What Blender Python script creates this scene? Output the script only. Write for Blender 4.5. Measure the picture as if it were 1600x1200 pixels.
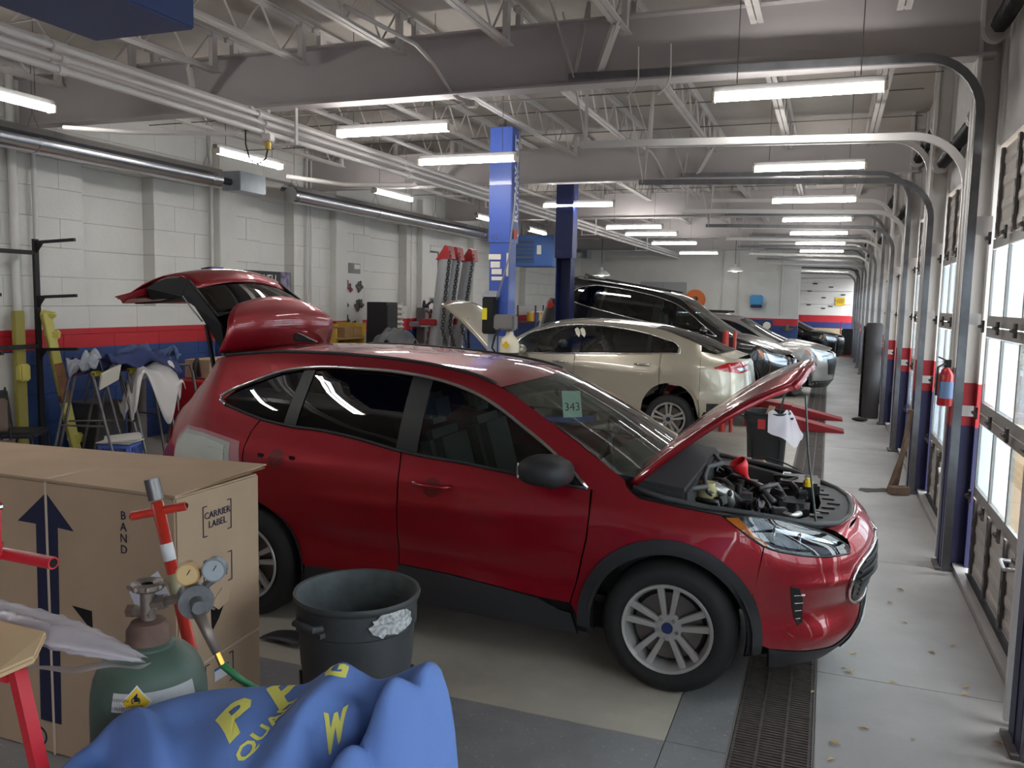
import bpy, bmesh, math, random
from mathutils import Vector as V, Matrix, Euler
from mathutils.geometry import delaunay_2d_cdt
sc = bpy.context.scene
for o in list(bpy.data.objects): bpy.data.objects.remove(o)
COL = sc.collection
PI = math.pi
random.seed(7)
# ---------------------------------------------------------------- camera
yaw, pitch, roll = math.radians(-20.71), math.radians(-5.84), math.radians(1.23)
fw = V((math.sin(yaw)*math.cos(pitch), math.cos(yaw)*math.cos(pitch), math.sin(pitch)))
r0 = V((math.cos(yaw), -math.sin(yaw), 0)); u0 = r0.cross(fw)
rt = r0*math.cos(roll)+u0*math.sin(roll); up = u0*math.cos(roll)-r0*math.sin(roll)
cam_d = bpy.data.cameras.new('camera'); cam = bpy.data.objects.new('camera', cam_d); COL.objects.link(cam)
cam.matrix_world = Matrix(((rt.x, up.x, -fw.x, 0), (rt.y, up.y, -fw.y, 0), (rt.z, up.z, -fw.z, 2.08), (0, 0, 0, 1)))
cam_d.sensor_width = 36; cam_d.lens = 36*1300/1600; cam_d.clip_start = .05; cam_d.clip_end = 300
sc.camera = cam
# ---------------------------------------------------------------- world, exposure
w = bpy.data.worlds.new('overcast_sky'); sc.world = w; w.use_nodes = True
bg = w.node_tree.nodes['Background']; bg.inputs[0].default_value = (.91, .96, 1, 1); bg.inputs[1].default_value = 2.8
sc.view_settings.view_transform = 'Standard'; sc.view_settings.look = 'None'
sc.view_settings.gamma = 1; sc.view_settings.use_curve_mapping = False
sc.view_settings.exposure = 1.42
TUBE_POWER = 17.0
# ---------------------------------------------------------------- materials
def S(r, g, b):
    f = lambda c: (c/255/12.92 if c/255 <= .04045 else ((c/255+.055)/1.055)**2.4)
    return (f(r), f(g), f(b), 1)
MAT = {}
def mat(name, col, rough=.5, metal=0, coat=0, noise=0, scale=8, bump=0, bscale=40, emit=0, spec=None, col2=None, detail=4, aniso=None):
    if name in MAT: return MAT[name]
    m = bpy.data.materials.new(name); m.use_nodes = True; MAT[name] = m
    nt = m.node_tree; b = nt.nodes['Principled BSDF']
    b.inputs['Base Color'].default_value = col; b.inputs['Roughness'].default_value = rough; b.inputs['Metallic'].default_value = metal
    b.inputs['Coat Weight'].default_value = coat; b.inputs['Coat Roughness'].default_value = .03
    if spec is not None: b.inputs['Specular IOR Level'].default_value = spec
    if emit: b.inputs['Emission Color'].default_value = col; b.inputs['Emission Strength'].default_value = emit
    if noise or bump:
        tc = nt.nodes.new('ShaderNodeTexCoord')
        if noise:
            n = nt.nodes.new('ShaderNodeTexNoise'); n.inputs['Scale'].default_value = scale; n.inputs['Detail'].default_value = detail
            nt.links.new(tc.outputs['Object'], n.inputs['Vector'])
            mx = nt.nodes.new('ShaderNodeMix'); mx.data_type = 'RGBA'
            c2 = col2 or tuple(c*(1-noise) for c in col[:3])+(1,)
            mx.inputs[6].default_value = col; mx.inputs[7].default_value = c2
            rp = nt.nodes.new('ShaderNodeMapRange'); rp.inputs[1].default_value = .35; rp.inputs[2].default_value = .7
            nt.links.new(n.outputs[0], rp.inputs[0]); nt.links.new(rp.outputs[0], mx.inputs[0]); nt.links.new(mx.outputs[2], b.inputs['Base Color'])
        if bump:
            n2 = nt.nodes.new('ShaderNodeTexNoise'); n2.inputs['Scale'].default_value = bscale; n2.inputs['Detail'].default_value = 5
            nt.links.new(tc.outputs['Object'], n2.inputs['Vector'])
            bp = nt.nodes.new('ShaderNodeBump'); bp.inputs['Strength'].default_value = bump; bp.inputs['Distance'].default_value = .02
            nt.links.new(n2.outputs[0], bp.inputs['Height']); nt.links.new(bp.outputs[0], b.inputs['Normal'])
    return m
def glass(name, tint, refl=1.0, rough=.0):
    """thin sheet glass: tinted see-through with a Fresnel mirror"""
    if name in MAT: return MAT[name]
    m = bpy.data.materials.new(name); m.use_nodes = True; MAT[name] = m; nt = m.node_tree
    for n in list(nt.nodes): nt.nodes.remove(n)
    o = nt.nodes.new('ShaderNodeOutputMaterial'); t = nt.nodes.new('ShaderNodeBsdfTransparent'); t.inputs[0].default_value = tint
    g = nt.nodes.new('ShaderNodeBsdfGlossy'); g.inputs['Roughness'].default_value = rough; g.inputs[0].default_value = (refl, refl, refl, 1)
    lw = nt.nodes.new('ShaderNodeLayerWeight'); pw_ = nt.nodes.new('ShaderNodeMath'); pw_.operation = 'POWER'; pw_.inputs[1].default_value = 5; nt.links.new(lw.outputs['Facing'], pw_.inputs[0])
    fr = nt.nodes.new('ShaderNodeMath'); fr.operation = 'MULTIPLY_ADD'; fr.inputs[1].default_value = .93; fr.inputs[2].default_value = .06; nt.links.new(pw_.outputs[0], fr.inputs[0])
    mx = nt.nodes.new('ShaderNodeMixShader')
    nt.links.new(fr.outputs[0], mx.inputs[0]); nt.links.new(t.outputs[0], mx.inputs[1]); nt.links.new(g.outputs[0], mx.inputs[2]); nt.links.new(mx.outputs[0], o.inputs[0])
    return m
# ---------------------------------------------------------------- mesh builder
class MB:
    def __init__(s): s.v = []; s.f = []
    def add(s, vs, fs):
        o = len(s.v); s.v += [tuple(p) for p in vs]; s.f += [tuple(i+o for i in q) for q in fs]; return s
    def box(s, c, d, rot=None):
        h = [k/2 for k in d]; vs = [V((x*h[0], y*h[1], z*h[2])) for x in (-1, 1) for y in (-1, 1) for z in (-1, 1)]
        if rot is not None:
            R = rot if isinstance(rot, Matrix) else Euler(rot).to_matrix(); vs = [R @ p for p in vs]
        c = V(c)
        return s.add([c+p for p in vs], [(0, 1, 3, 2), (4, 6, 7, 5), (0, 4, 5, 1), (2, 3, 7, 6), (0, 2, 6, 4), (1, 5, 7, 3)])
    def bb(s, a, b):
        return s.box([(a[i]+b[i])/2 for i in range(3)], [abs(b[i]-a[i]) for i in range(3)])
    def bar(s, a, b, w, h, upv=(0, 0, 1)):
        a, b = V(a), V(b); d = (b-a); l = d.length; d.normalize(); u = V(upv)
        if abs(d.dot(u)) > .99: u = V((1, 0, 0))
        x = d.cross(u).normalized(); u = x.cross(d)
        R = Matrix((x, d, u)).transposed()
        return s.box((a+b)/2, (w, l, h), R)
    def tube(s, pts, r, n=8, closed=False, caps=True, rr=None):
        pts = [V(p) for p in pts]; m = len(pts); rings = []; prev = None
        for i, p in enumerate(pts):
            a = pts[i-1] if (i or closed) else p; b = pts[(i+1) % m] if (i < m-1 or closed) else p
            t = (b-a).normalized()
            if prev is None: u = t.orthogonal().normalized()
            else:
                u = prev-t*prev.dot(t)
                u = u.normalized() if u.length > 1e-6 else t.orthogonal().normalized()
            prev = u; w_ = t.cross(u); q = rr[i] if rr else r
            rings.append([p+(u*math.cos(2*PI*k/n)+w_*math.sin(2*PI*k/n))*q for k in range(n)])
        vs = [p for r_ in rings for p in r_]; fs = []
        for i in range(m if closed else m-1):
            j = (i+1) % m
            for k in range(n): fs.append((i*n+k, i*n+(k+1) % n, j*n+(k+1) % n, j*n+k))
        if caps and not closed: fs += [tuple(range(n-1, -1, -1)), tuple(range((m-1)*n, m*n))]
        return s.add(vs, fs)
    def cyl(s, a, b, r, r2=None, n=16):
        return s.tube([a, b], r, n, rr=[r, r if r2 is None else r2])
    def lathe(s, prof, n=24, c=(0, 0, 0), axis='z', caps=False, arc=None):
        """prof: (radius, height) pairs"""
        vs, fs = [], []; full = arc is None; a0, a1 = arc or (0, 2*PI); nn = n if full else n+1
        for r, h in prof:
            for k in range(nn):
                a = a0+(a1-a0)*k/n; p = (r*math.cos(a), r*math.sin(a), h)
                if axis == 'y': p = (p[0], -p[2], p[1])
                if axis == 'x': p = (p[2], p[0], p[1])
                vs.append(tuple(p[i]+c[i] for i in range(3)))
        for i in range(len(prof)-1):
            for k in range(n):
                k2 = (k+1) % n if full else k+1
                fs.append((i*nn+k, i*nn+k2, (i+1)*nn+k2, (i+1)*nn+k))
        if caps: fs += [tuple(range(nn-1, -1, -1)), tuple(range((len(prof)-1)*nn, len(prof)*nn))]
        return s.add(vs, fs)
    def ball(s, c, r, n=12, m=8):
        r = r if isinstance(r, (tuple, list)) else (r, r, r); vs = []; fs = []
        for i in range(m+1):
            t = PI*i/m
            for k in range(n): a = 2*PI*k/n; vs.append((c[0]+r[0]*math.sin(t)*math.cos(a), c[1]+r[1]*math.sin(t)*math.sin(a), c[2]+r[2]*math.cos(t)))
        for i in range(m):
            for k in range(n): fs.append((i*n+k, (i+1)*n+k, (i+1)*n+(k+1) % n, i*n+(k+1) % n))
        return s.add(vs, fs)
    def prism(s, poly, vec):
        """closed polygon of 3-D points extruded by vec"""
        n = len(poly); v = V(vec); vs = [V(p) for p in poly]; vs += [p+v for p in vs]
        return s.add(vs, [tuple(range(n-1, -1, -1)), tuple(range(n, 2*n))]+[(i, (i+1) % n, n+(i+1) % n, n+i) for i in range(n)])
    def grid(s, fn, nu, nv):
        vs = [fn(i/nu, j/nv) for i in range(nu+1) for j in range(nv+1)]; w_ = nv+1
        return s.add(vs, [(i*w_+j, (i+1)*w_+j, (i+1)*w_+j+1, i*w_+j+1) for i in range(nu) for j in range(nv)])
    def mesh(s, name, m, smooth=False, bevel=0, recalc=True):
        me = bpy.data.meshes.new(name); bm = bmesh.new()
        vs = [bm.verts.new(p) for p in s.v]
        for q in s.f:
            try: bm.faces.new([vs[i] for i in q])
            except ValueError: pass
        if recalc: bmesh.ops.remove_doubles(bm, verts=bm.verts, dist=1e-5); bmesh.ops.recalc_face_normals(bm, faces=bm.faces)
        if bevel:
            bmesh.ops.bevel(bm, geom=[e for e in bm.edges if len(e.link_faces) == 2 and e.calc_face_angle(0) > .6], offset=bevel, segments=2, affect='EDGES', clamp_overlap=True)
        bm.to_mesh(me); bm.free()
        if m: me.materials.append(m)
        if smooth:
            for p in me.polygons: p.use_smooth = True
            if smooth is not True: me.set_sharp_from_angle(angle=math.radians(smooth))
        return me
    def build(s, name, m, parent=None, smooth=False, bevel=0, solid=0, sub=0, loc=None, rot=None, recalc=True, label=None):
        o = bpy.data.objects.new(name, s.mesh(name, m, smooth, bevel, recalc)); COL.objects.link(o); o.parent = parent
        if loc: o.location = loc
        if rot: o.rotation_euler = rot
        if solid: md = o.modifiers.new('thick', 'SOLIDIFY'); md.thickness = solid; md.offset = 0
        if sub: md = o.modifiers.new('sub', 'SUBSURF'); md.levels = md.render_levels = sub
        if label: o['label'] = label
        return o
def tag(o, label, cat, group=None, kind=None):
    o['label'] = label
    if cat: o['category'] = cat
    if group: o['group'] = group
    if kind: o['kind'] = kind
    return o
def struct(o, label=None):
    o['kind'] = 'structure'
    if label: o['label'] = label
    return o
def thing(name, label, cat, loc=(0, 0, 0), rz=0, group=None):
    o = bpy.data.objects.new(name, None); COL.objects.link(o); o.location = loc; o.rotation_euler = (0, 0, rz); o.empty_display_size = .1
    if label: tag(o, label, cat, group)
    return o
def copy_tree(o, parent=None, loc=None, rot=None, label=None):
    c = o.copy(); COL.objects.link(c); c.parent = parent
    if loc is not None: c.location = loc
    if rot is not None: c.rotation_euler = rot
    if label: c['label'] = label
    for ch in list(o.children): copy_tree(ch, c)
    return c
def inst(me, name, parent, loc=(0, 0, 0), rot=(0, 0, 0), scale=(1, 1, 1)):
    o = bpy.data.objects.new(name, me); COL.objects.link(o); o.parent = parent; o.location = loc; o.rotation_euler = rot; o.scale = scale; return o
def text(body, name, size, m, parent=None, loc=(0, 0, 0), R=None, ext=.0008, align='CENTER', shear=0, sx=1, bold=0):
    """lettering as a flat mesh; R: 3x3 with columns (text right, text up, normal)"""
    cu = bpy.data.curves.new(name, 'FONT'); cu.body = body; cu.size = size; cu.extrude = ext; cu.align_x = align; cu.align_y = 'CENTER'; cu.shear = shear; cu.offset = bold; cu.resolution_u = 2
    t = bpy.data.objects.new(name, cu); COL.objects.link(t)
    dg = bpy.context.evaluated_depsgraph_get(); me = bpy.data.meshes.new_from_object(t.evaluated_get(dg)); bpy.data.objects.remove(t)
    me.materials.clear(); me.materials.append(m)
    if sx != 1: me.transform(Matrix.Diagonal((sx, 1, 1, 1)))
    o = bpy.data.objects.new(name, me); COL.objects.link(o); o.parent = parent
    M = R.to_4x4() if R is not None else Matrix.Identity(4); M.translation = V(loc); o.matrix_local = M
    return o
def cols(a, b, c): return Matrix((a, b, c)).transposed()
# ---------------------------------------------------------------- car body surface
def cub(tab, t):
    """smooth cubic interpolation in a table of (t, v0, v1, ...)"""
    n = len(tab)
    if t <= tab[0][0]: return tab[0][1:]
    if t >= tab[-1][0]: return tab[-1][1:]
    i = 0
    while tab[i+1][0] < t: i += 1
    a, b = tab[i], tab[i+1]
    h = b[0]-a[0]; u = (t-a[0])/h
    out = []
    for k in range(1, len(a)):
        d = (b[k]-a[k])/h
        def slope(j):
            if j == 0: return (tab[1][k]-tab[0][k])/(tab[1][0]-tab[0][0])
            if j == n-1: return (tab[-1][k]-tab[-2][k])/(tab[-1][0]-tab[-2][0])
            d0 = (tab[j][k]-tab[j-1][k])/(tab[j][0]-tab[j-1][0]); d1 = (tab[j+1][k]-tab[j][k])/(tab[j+1][0]-tab[j][0])
            h0 = tab[j][0]-tab[j-1][0]; h1 = tab[j+1][0]-tab[j][0]
            return (d0*h1+d1*h0)/(h0+h1)
        m0, m1 = slope(i), slope(i+1)
        out.append((2*u**3-3*u*u+1)*a[k] + (u**3-2*u*u+u)*h*m0 + (-2*u**3+3*u*u)*b[k] + (u**3-u*u)*h*m1)
    return tuple(out)
def sstep(a, b, t):
    u = min(1, max(0, (t-a)/(b-a))); return u*u*(3-2*u)
class Body:
    """P(s, z): point on the near side (y > 0) of a body; s runs along the plan outline (s = x along the side)"""
    def __init__(B, plan, side, front, rear, arches, flare=.02, fs=(1.7, 2.2), rs=(-1.7, -2.2), belt=((-9, 0), (9, 0)), crease=()):
        B.plan, B.side, B.front, B.rear, B.arches, B.flare, B.fs, B.rs, B.belt, B.crease = plan, side, front, rear, arches, flare, fs, rs, belt, crease
    def P(B, s, z):
        x, y = cub(B.plan, s)
        x1, y1 = cub(B.plan, s+.02); x0, y0 = cub(B.plan, s-.02)
        tx, ty = x1-x0, y1-y0; l = math.hypot(tx, ty) or 1
        nx, ny = -ty/l, tx/l
        zz = z-cub(B.belt, s)[0]
        d = cub(B.side, zz)[0]
        wf = sstep(B.fs[0], B.fs[1], s); wr = sstep(-B.rs[0], -B.rs[1], -s)
        if wf: d = d*(1-wf)+cub(B.front, z)[0]*wf
        if wr: d = d*(1-wr)+cub(B.rear, z)[0]*wr
        for ax, az, ar in B.arches:
            r = math.hypot(s-ax, z-az)
            d -= B.flare*math.exp(-((r-ar)/.13)**2)
        for c0, c1, z0, z1, amt, wid in B.crease:
            if c0 < s < c1:
                u = (s-c0)/(c1-c0); zc = z0+(z1-z0)*u
                d += amt*math.exp(-((z-zc)/wid)**2)*min(1, 4*u, 4*(1-u))
        if ny*1 < 0: nx, ny = -nx, -ny
        if s > 2.6 and nx < 0: nx, ny = -nx, -ny
        if s < -2.6 and nx > 0: nx, ny = -nx, -ny
        return (x-nx*d, max(0, y-ny*d), z)
    def N(B, s, z, e=.01):
        a = B.P(s+e, z); b = B.P(s-e, z); c = B.P(s, z+e); d = B.P(s, z-e)
        u = [a[i]-b[i] for i in range(3)]; v = [c[i]-d[i] for i in range(3)]
        n = [v[1]*u[2]-v[2]*u[1], v[2]*u[0]-v[0]*u[2], v[0]*u[1]-v[1]*u[0]]
        l = math.sqrt(sum(k*k for k in n)) or 1
        return [k/l for k in n]
ESC = Body(
    plan=[(-3.15, -2.42, 0), (-2.85, -2.40, .30), (-2.6, -2.36, .55), (-2.38, -2.26, .735), (-2.2, -2.13, .84), (-2.0, -1.97, .89), (-1.5, -1.5, .925), (-1, -1, .935), (0, 0, .938), (1, 1, .935), (1.4, 1.4, .928), (1.7, 1.695, .91), (1.9, 1.89, .87), (2.08, 2.05, .79), (2.28, 2.20, .65), (2.5, 2.31, .45), (2.75, 2.37, .21), (2.96, 2.385, 0)],
    side=[(.15, .05), (.3, .03), (.45, .03), (.58, .035), (.7, .012), (.82, 0), (.92, .002), (1.0, .014), (1.06, .04), (1.3, .125), (1.5, .225), (1.6, .285), (1.7, .38)],
    front=[(.15, .17), (.25, .08), (.32, .04), (.45, .04), (.55, .02), (.68, 0), (.78, .005), (.86, .04), (.93, .11), (1.0, .23), (1.1, .4)],
    rear=[(.2, .08), (.4, .0), (.65, 0), (.8, .03), (1.0, .06), (1.2, .14), (1.6, .4)],
    arches=[(1.355, .36, .40), (-1.355, .36, .40)], flare=.022,
    belt=((-2.4, .03), (-1.5, .06), (-.5, .0), (.6, -.02), (1.5, -.06), (3, -.06)),
    crease=((-1.2, 1.2, .87, .85, -.010, .03), (-1.1, .95, .55, .50, .014, .09), (1.9, 3.0, .66, .64, -.016, .035), (1.98, 2.9, .50, .50, .03, .07)))
FUS = Body(
    plan=[(-3.2, -2.50, 0), (-2.9, -2.48, .3), (-2.65, -2.43, .54), (-2.42, -2.32, .72), (-2.2, -2.16, .83), (-2.0, -1.98, .88), (-1.5, -1.5, .915), (-1, -1, .925), (0, 0, .926), (1, 1, .925), (1.4, 1.4, .915), (1.7, 1.69, .89), (1.95, 1.93, .83), (2.15, 2.09, .73), (2.38, 2.24, .55), (2.6, 2.33, .35), (2.95, 2.39, 0)],
    side=[(.12, .07), (.25, .03), (.45, .012), (.6, .018), (.72, .006), (.82, 0), (.9, .004), (.97, .03), (1.03, .06), (1.2, .15), (1.35, .25), (1.43, .33), (1.5, .45)],
    front=[(.15, .15), (.3, .03), (.5, 0), (.65, .02), (.75, .06), (.85, .15), (1, .4)],
    rear=[(.15, .12), (.3, .03), (.5, 0), (.65, .01), (.8, .03), (.95, .06), (1.05, .12), (1.2, .3)],
    arches=[(1.425, .33, .38), (-1.425, .33, .38)], flare=.018, crease=((-2.1, 2.0, .86, .74, -.012, .03),))
EDG = Body(
    plan=[(-3.15, -2.40, 0), (-2.85, -2.38, .3), (-2.6, -2.32, .55), (-2.38, -2.22, .74), (-2.2, -2.09, .85), (-2.0, -1.95, .90), (-1.5, -1.5, .945), (-1, -1, .96), (0, 0, .963), (1, 1, .96), (1.45, 1.45, .945), (1.75, 1.74, .915), (1.95, 1.92, .86), (2.15, 2.08, .75), (2.38, 2.22, .56), (2.6, 2.30, .36), (2.95, 2.36, 0)],
    side=[(.15, .06), (.3, .03), (.5, .02), (.7, .01), (.85, 0), (.97, .004), (1.07, .03), (1.13, .06), (1.3, .12), (1.5, .22), (1.62, .30), (1.75, .42)],
    front=[(.15, .15), (.3, .04), (.5, .02), (.7, 0), (.9, .03), (1, .10), (1.1, .3)],
    rear=[(.2, .1), (.4, 0), (.8, .01), (1, .04), (1.2, .1), (1.5, .3)],
    arches=[(1.425, .37, .41), (-1.425, .37, .41)], flare=.02, crease=((-2.0, 1.9, .93, .86, -.012, .03),))
# ---------------------------------------------------------------- the building
def band_mat(name, top, bands, rough=.55, noise=.12, bump=.15, dirt=None):
    """wall paint in horizontal bands by height; bands: (z below which, colour), lowest first"""
    m = bpy.data.materials.new(name); m.use_nodes = True; MAT[name] = m; nt = m.node_tree; b = nt.nodes['Principled BSDF']; b.inputs['Roughness'].default_value = rough
    g = nt.nodes.new('ShaderNodeNewGeometry'); sp = nt.nodes.new('ShaderNodeSeparateXYZ'); nt.links.new(g.outputs['Position'], sp.inputs[0])
    prev = None
    for z, c in reversed(bands):
        lt = nt.nodes.new('ShaderNodeMath'); lt.operation = 'LESS_THAN'; lt.inputs[1].default_value = z; nt.links.new(sp.outputs[2], lt.inputs[0])
        mx = nt.nodes.new('ShaderNodeMix'); mx.data_type = 'RGBA'; mx.inputs[7].default_value = c
        if prev is None: mx.inputs[6].default_value = top
        else: nt.links.new(prev, mx.inputs[6])
        nt.links.new(lt.outputs[0], mx.inputs[0]); prev = mx.outputs[2]
    n = nt.nodes.new('ShaderNodeTexNoise'); n.inputs['Scale'].default_value = 1.1; n.inputs['Detail'].default_value = 8; n.inputs['Roughness'].default_value = .65; nt.links.new(g.outputs['Position'], n.inputs['Vector'])
    mr = nt.nodes.new('ShaderNodeMapRange'); mr.inputs[1].default_value = .3; mr.inputs[2].default_value = .75; mr.inputs[3].default_value = 1; mr.inputs[4].default_value = 1-noise; nt.links.new(n.outputs[0], mr.inputs[0])
    mu = nt.nodes.new('ShaderNodeMix'); mu.data_type = 'RGBA'; mu.blend_type = 'MULTIPLY'; mu.inputs[0].default_value = 1; nt.links.new(prev, mu.inputs[6]); nt.links.new(mr.outputs[0], mu.inputs[7]); nt.links.new(mu.outputs[2], b.inputs['Base Color'])
    n2 = nt.nodes.new('ShaderNodeTexNoise'); n2.inputs['Scale'].default_value = 25; n2.inputs['Detail'].default_value = 4; nt.links.new(g.outputs['Position'], n2.inputs['Vector'])
    bp = nt.nodes.new('ShaderNodeBump'); bp.inputs['Strength'].default_value = bump; bp.inputs['Distance'].default_value = .02; nt.links.new(n2.outputs[0], bp.inputs['Height']); nt.links.new(bp.outputs[0], b.inputs['Normal'])
    return m
WHITE = S(214, 212, 207); REDP = S(190, 40, 50); BLUEP = S(46, 72, 128)
wall_m = band_mat('painted_block', WHITE, [(1.335, BLUEP), (1.585, REDP)])
post_m = band_mat('painted_post', S(205, 201, 196), [(1.16, S(34, 36, 78)), (1.50, S(165, 34, 44))], bump=.05)
steel_w = mat('white_painted_steel', S(196, 190, 186), .5, noise=.1, scale=3)
deck_m = mat('ceiling_deck', S(176, 168, 160), .8, noise=.14, scale=1.2, bump=.1)
beam_m = mat('beam_paint', S(182, 176, 175), .55, noise=.08, scale=1.5)
trackg = mat('galvanised_track', S(120, 120, 122), .45, .6, noise=.25, scale=9)
trackw = mat('white_track', S(208, 206, 202), .35, .1)
dark_m = mat('dark_rubber', S(34, 34, 36), .7)
black_m = mat('black_plastic', S(20, 20, 21), .45)
alu = mat('door_aluminium', S(168, 165, 160), .5, .25, noise=.12, scale=5)
ribm = mat('ribbed_sheet', S(196, 190, 182), .5, .1, noise=.12, scale=4)
stile_m = mat('stile_dark', S(105, 100, 98), .5, .3)
pane_m = glass('window_glass', (.93, .97, .98, 1))
film_m = bpy.data.materials.new('frosted_film'); film_m.use_nodes = True
_n = film_m.node_tree; _t = _n.nodes.new('ShaderNodeBsdfTranslucent'); _t.inputs[0].default_value = (.86, .91, .95, 1); _n.links.new(_t.outputs[0], _n.nodes['Material Output'].inputs[0])
# floor: slabs with recessed joints
def floor_mat(name, base, dark, speck, rough=.42):
    m = bpy.data.materials.new(name); m.use_nodes = True; MAT[name] = m; nt = m.node_tree; b = nt.nodes['Principled BSDF']
    g = nt.nodes.new('ShaderNodeNewGeometry')
    def nz(scale, det, ro=.6):
        n = nt.nodes.new('ShaderNodeTexNoise'); n.inputs['Scale'].default_value = scale; n.inputs['Detail'].default_value = det; n.inputs['Roughness'].default_value = ro; nt.links.new(g.outputs['Position'], n.inputs['Vector']); return n
    a = nz(.9, 8, .62); r = nt.nodes.new('ShaderNodeMapRange'); r.inputs[1].default_value = .36; r.inputs[2].default_value = .68; nt.links.new(a.outputs[0], r.inputs[0])
    mx = nt.nodes.new('ShaderNodeMix'); mx.data_type = 'RGBA'; mx.inputs[6].default_value = base; mx.inputs[7].default_value = dark; nt.links.new(r.outputs[0], mx.inputs[0])
    v = nz(38, 6, .7); r2 = nt.nodes.new('ShaderNodeMapRange'); r2.inputs[1].default_value = .60; r2.inputs[2].default_value = .74; r2.inputs[4].default_value = speck; nt.links.new(v.outputs[0], r2.inputs[0])
    m2 = nt.nodes.new('ShaderNodeMix'); m2.data_type = 'RGBA'; m2.inputs[7].default_value = S(205, 203, 200); nt.links.new(r2.outputs[0], m2.inputs[0]); nt.links.new(mx.outputs[2], m2.inputs[6]); nt.links.new(m2.outputs[2], b.inputs['Base Color'])
    r3 = nt.nodes.new('ShaderNodeMapRange'); r3.inputs[3].default_value = rough-.08; r3.inputs[4].default_value = rough+.2; nt.links.new(a.outputs[0], r3.inputs[0]); nt.links.new(r3.outputs[0], b.inputs['Roughness'])
    bp = nt.nodes.new('ShaderNodeBump'); bp.inputs['Strength'].default_value = .12; bp.inputs['Distance'].default_value = .01; nt.links.new(v.outputs[0], bp.inputs['Height']); nt.links.new(bp.outputs[0], b.inputs['Normal'])
    return m
fl_grey = floor_mat('concrete_worn', S(138, 136, 137), S(108, 106, 107), .9)
fl_tan = floor_mat('concrete_smooth', S(184, 176, 162), S(152, 145, 133), .12, .34)
fl_blue = floor_mat('concrete_edge', S(166, 163, 160), S(146, 143, 141), .2, .38)
Y0, Y1 = -4.0, 31.0
floor = MB().bb((-9.3, Y0-.3, -.35), (1.3, 43, -.06)).build('floor', fl_grey); struct(floor, 'worn concrete garage floor with patched slabs and a trench drain')
def slab(x0, x1, y0, y1, m, top=0): MB().bb((x0+.002, y0+.002, -.06), (x1-.002, y1-.002, top)).build('concrete_slab', m, floor, bevel=.002)
slab(-9.2, -.62, Y0, 3.80, fl_grey); slab(-.62, -.335, Y0, 3.80, fl_grey)
ys = [3.80, 7.3, 10.2, 13.1, 16, 18.9, 21.8, 24.7, 27.6, 31, 36, 42.6]
for a, b in zip(ys, ys[1:]):
    slab(-9.2, -.62, a, b, fl_tan); slab(-.62, -.335, a, b, fl_tan if a > 3.9 else fl_grey)
for a, b in zip([Y0, 4.9]+ys[1:], [4.9]+ys[1:]): slab(.045, 1.03, a, b, fl_blue)
MB().bb((-.335, Y0, -.3), (.045, 42.6, -.28)).build('trench_bottom', dark_m, floor)
for x in (-.338, .042): MB().bb((x-.006, Y0, -.28), (x+.012, 42.6, -.004)).build('trench_edge', mat('trench_edge', S(120, 116, 112), .6, .4), floor)
gm = mat('grate_iron', S(98, 88, 84), .6, .3, noise=.4, scale=20)
g = MB()
for i in range(24): g.box((0, -.30+i*.0255, -.012), (.365, .011, .022))
for x in (-.17, -.06, .06, .17): g.box((x, 0, -.008), (.012, .612, .018))
gme = g.mesh('grate_panel', gm)
for i in range(54): inst(gme, 'grate_panel', floor, (-.145, 1.0+.615*i, -.003+random.uniform(-.002, .002)))
# shell
MB().bb((1.03, Y0, -.06), (1.22, Y1+12, .045)).build('trim_1', fl_blue); struct(bpy.data.objects['trim_1'], 'low concrete curb under the overhead doors')
ceil = MB().bb((-9.4, Y0-.2, 4.78), (1.5, 43, 4.95)).build('ceiling', deck_m); struct(ceil, 'painted metal deck ceiling')
MB().bb((-9.4, Y0-.2, -.1), (1.3, Y0, 4.8)).build('wall_back', wall_m); struct(bpy.data.objects['wall_back'])
wl = MB().bb((-9.7, Y0, 0), (-9.29, 31.2, 4.8)).build('wall_left', wall_m); struct(wl, 'white painted block wall with red and blue stripes')
# left wall blocks, with bricked-up window recesses (y0, y1, z0, z1)
REC = [(8.15, 9.35, 1.87, 3.60), (11.75, 12.65, 1.55, 3.75), (15.3, 16.9, 1.87, 3.6), (19.4, 20.7, 1.87, 3.6), (23.5, 24.8, 1.87, 3.6)]
CH = .36; bcache = {}; far = MB()
def block(y0, y1, z0, z1, x, parent_far):
    L, H = round(y1-y0-.004, 3), round(z1-z0-.004, 3)
    if L < .03 or H < .03: return
    if parent_far: far.box((x-.14, (y0+y1)/2, (z0+z1)/2), (.28, L, H)); return
    k = (L, H)
    if k not in bcache: bcache[k] = MB().box((0, 0, 0), (.28, L, H)).mesh('block', wall_m, bevel=.0015)
    inst(bcache[k], 'block', wl, (x-.14+random.uniform(-.003, .003), (y0+y1)/2, (z0+z1)/2))
rows = []; z = 0.07-.36
cuts = sorted({1.87, 3.6, 1.55, 3.75})
for r in range(14):
    z0 = max(0, -.29+CH*r+CH); z1 = min(4.77, z0+CH if z0 else .07)
    z0 = .07+CH*(r-1) if r else 0; z1 = min(4.77, .07+CH*r)
    if z1-z0 < .02: continue
    segs = [(6.2, 31.0)]; backs = []
    zc = (z0+z1)/2
    for a, b, c, d in REC:
        if c-.1 < zc < d+.1:
            ns = []
            for s0, s1 in segs:
                if a > s0 and b < s1: ns += [(s0, a), (b, s1)]
                else: ns.append((s0, s1))
            segs = ns; backs.append((a, b))
    for s0, s1 in segs:
        y = s0-(.4 if r % 2 else 0)
        while y < s1-.001:
            a, b = max(y, s0), min(y+.8, s1); block(a, b, z0, z1, -9.0, a > 19.5); y += .8
    for a, b in backs: block(a, b, z0, z1, -9.2, a > 19.5)
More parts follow.
